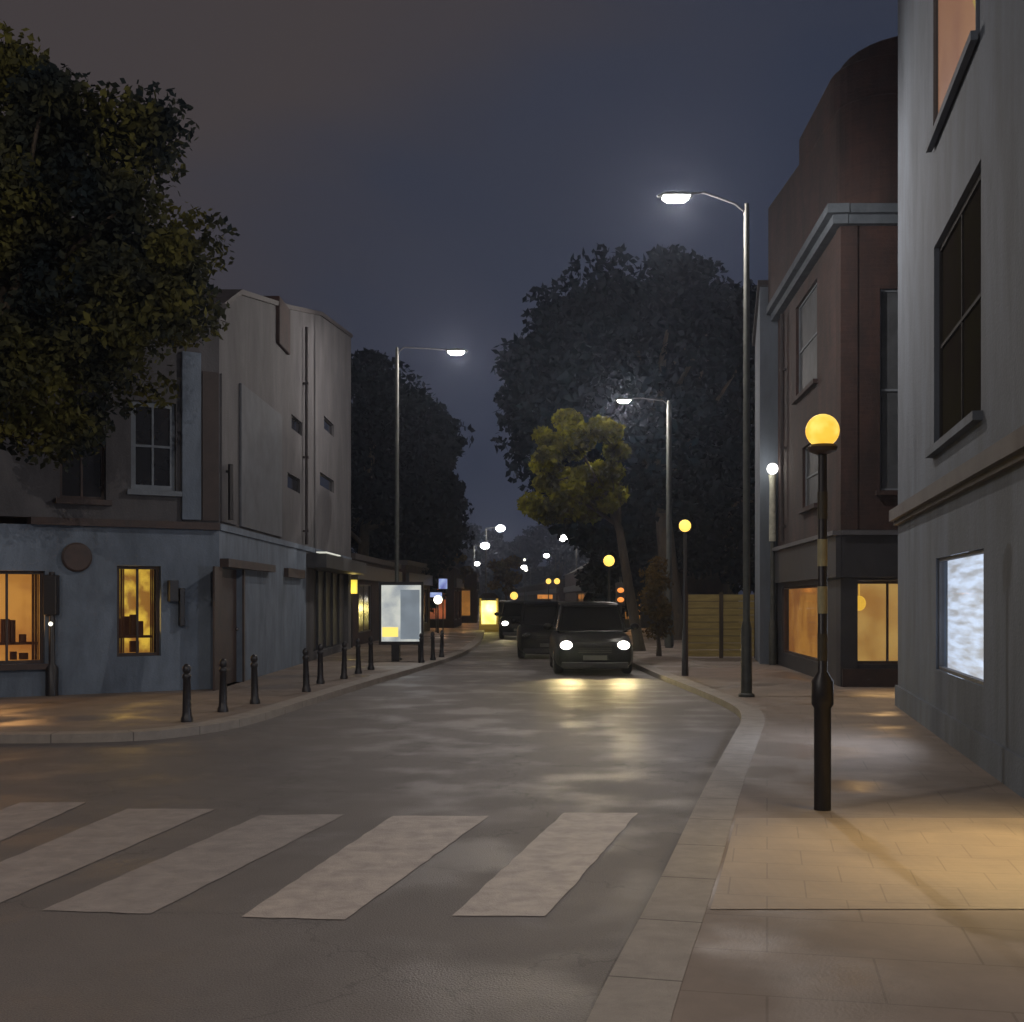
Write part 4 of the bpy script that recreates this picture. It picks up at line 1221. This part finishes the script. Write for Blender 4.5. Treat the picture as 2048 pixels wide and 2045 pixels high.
globe_on_post(938, 1144, 90, .22, E['dim_yellow'], 'faint light beside the small brown tree')

for (px, py, y, w_, h_, em, lab) in ((1090, 1194, 128, 1.6, .45, E['orange_shop'], 'small orange lit shop sign at the far end of the road'),
                                    (905, 1192, 79, .8, .5, E['orange_shop'], 'small orange lit sign between the red and orange shops')):
    o = empty('shop_sign', (X(px, y), y, H(py, y)), lab, 'sign', 'small orange lit signs')
    MB().box(-w_ / 2, w_ / 2, -.04, .04, -h_ / 2, h_ / 2).build('face', em, o)
    m = MB(); m.box(-w_ / 2 - .03, w_ / 2 + .03, .042, .09, -h_ / 2 - .03, h_ / 2 + .03); m.tube([(0, .066, -h_ / 2), (0, .066, -H(py, y) + PV)], .03, 8)
    m.build('backing', M['black'], o)
globe_on_post(1052, 1140, 140, .22, E['white_globe'], 'tiny white lamp right of the road end, below the far street lamps')
globe_on_post(1049, 1120, 150, .16, E['white_globe'], 'tiniest white lamp over the road end')
globe_on_post(927, 1146, 95, .26, E['white_globe'], 'small white lamp beside the small brown leaved tree')
# signal with two amber lights on the right pavement
o = empty('traffic_signal', (X(1241, 45), 45, PV), 'traffic signal with two small orange lights above the black car', 'signal')
m = MB(); m.lathe((0, 0, 0), [(.08, 0), (.05, .2), (.05, 2.4)], 10); m.build('pole', M['black'], o)
m = MB(); m.box(-.17, .17, -.06, .10, H(1212, 45) - PV, H(1166, 45) - PV); m.build('signal_head', M['black'], o, bevel=.02)
for py in (1181, 1200):
    m = MB(); m.sphere((0, -.07, H(py, 45) - PV), .13, 14, .75); m.build('lens', E['amber_signal'], o, smooth=True)

# ------------------------------------------------------------------ cars (front faces the viewer, -Y)
def loft(stations, n=18, power=3.2):
    """stations: (y, halfwidth, zlow, zhigh)"""
    m = MB(); vs = []; fs = []
    for (y, hw, z0, z1) in stations:
        zc = (z0 + z1) / 2; hh = (z1 - z0) / 2
        for k in range(n):
            a = 2 * math.pi * k / n + math.pi / n
            c, s = math.cos(a), math.sin(a)
            vs.append((hw * math.copysign(abs(c) ** (2 / power), c), y, zc + hh * math.copysign(abs(s) ** (2 / power), s)))
    for i in range(len(stations) - 1):
        for k in range(n):
            fs.append((i * n + k, i * n + (k + 1) % n, (i + 1) * n + (k + 1) % n, (i + 1) * n + k))
    fs.append(tuple(range(n))[::-1]); fs.append(tuple(range((len(stations) - 1) * n, len(stations) * n)))
    return m.add(vs, fs)

def car(x, y, label, lights=True, power=120, hi=True, rz=0.0, em=None):
    o = empty('car', (x, y, 0), label, 'car', 'cars coming down the road')
    o.rotation_euler = (0, 0, rz)
    body = loft([(0.0, .66, .22, .62), (.06, .78, .15, .74), (.25, .85, .13, .80), (.9, .88, .13, .90), (1.25, .89, .13, .95), (2.4, .89, .13, .97), (3.4, .89, .13, .98), (4.0, .86, .2, .96), (4.25, .76, .30, .86), (4.32, .66, .36, .74)], 22, 4.2)
    body.build('body', M['carpaint'], o, smooth=True)
    cab = MB()
    bl = [(-.76, 1.18, .93), (.76, 1.18, .93), (.78, 2.4, .95), (.74, 3.9, .95), (-.74, 3.9, .95), (-.78, 2.4, .95)]
    tl = [(-.63, 1.65, 1.52), (.63, 1.65, 1.52), (.66, 2.4, 1.57), (.64, 3.5, 1.53), (-.64, 3.5, 1.53), (-.66, 2.4, 1.57)]
    cab.hexa(bl, tl); cab.build('windows', M['carglass'], o, bevel=.03)
    rf = loft([(1.52, .58, 1.49, 1.53), (1.65, .655, 1.485, 1.565), (2.4, .69, 1.50, 1.61), (3.2, .68, 1.49, 1.60), (3.6, .60, 1.45, 1.53)], 18, 3.5)
    rf.build('roof', M['carpaint'], o, smooth=True)
    for s in (-1, 1):
        for pa, pb_, pr in (((s * .76, 1.16, .93), (s * .64, 1.62, 1.52), .035), ((s * .785, 2.5, .95), (s * .665, 2.5, 1.55), .03), ((s * .74, 3.92, .95), (s * .64, 3.52, 1.52), .045)):
            MB().tube([pa, pb_], pr, 8).build('pillar', M['carpaint'], o)

        m = MB(); m.sphere((s * .62, .06, .66), .135, 16, .72)
        hl = m.build('headlight', em or E['headlight'], o, smooth=True)
        if lights and power:
            point_light('headlight_beam', (s * .60, -.06, .65), power, (1, .78, .36), .06, o, 'SPOT', R(70), .8, (R(77), 0, R(180)))
        m = MB(); m.tube([(s * .80, 1.33, .98), (s * .92, 1.30, 1.00)], .025, 8); m.sphere((s * .99, 1.30, 1.04), .11, 12, .75)
        m.build('mirror', M['carpaint'], o, smooth=True)
        for yy in (.85, 3.35):
            m = MB(); m.tube([(s * .66, yy, .31), (s * .70, yy, .31), (s * .84, yy, .31), (s * .87, yy, .31)], [.27, .31, .31, .27], 22)
            w = m.build('wheel', M['rubber'], o, smooth=True)
            m = MB(); m.tube([(s * .872, yy, .31), (s * .885, yy, .31)], [.20, .16], 16); m.build('rim', M['chrome'], w)
    m = MB()
    for k in range(4): m.box(-.36, .36, -.005, .05, .50 + k * .045, .52 + k * .045)
    m.build('grille', M['black'], o)
    m = MB(); m.box(-.26, .26, -.02, -.005, .34, .445); m.build('number_plate', mat('plate', (.10, .10, .09), None, 3, .5), o)
    m = MB(); m.box(-.72, .72, -.03, .08, .16, .30); m.build('bumper', M['black'], o, bevel=.02)
    return o
car(X(1189, 26.2), 26.0, 'black car with bright headlights driving towards the crossing, nearest car', power=300)
car(X(1098, 33.5), 33.2, 'dark car without lights just behind the nearest black car', lights=False, em=M['glass_dark'])
car(X(1014, 64), 64, 'tiny farthest dark car right beside the yellow kiosk, mostly hidden behind the car before it', power=60)
car(X(1040, 50), 50, 'small far car with two white headlights, right of the yellow kiosk', power=60)

# ------------------------------------------------------------------ haze: thin damp night air
m = MB(); m.box(-402, 402, -62, 902, -1.3, 30)
hz_ = m.build('haze', bpy.data.materials.new('haze'))
hm = hz_.data.materials[0]; hm.use_nodes = True
t = hm.node_tree
for n in list(t.nodes): t.nodes.remove(n)
ho = t.nodes.new('ShaderNodeOutputMaterial'); pv = t.nodes.new('ShaderNodeVolumePrincipled')
pv.inputs['Color'].default_value = (0.56, 0.64, 0.84, 1)
pv.inputs['Density'].default_value = 0.0009
pv.inputs['Anisotropy'].default_value = 0.76
t.links.new(pv.outputs[0], ho.inputs['Volume'])
tag(hz_, kind='stuff')
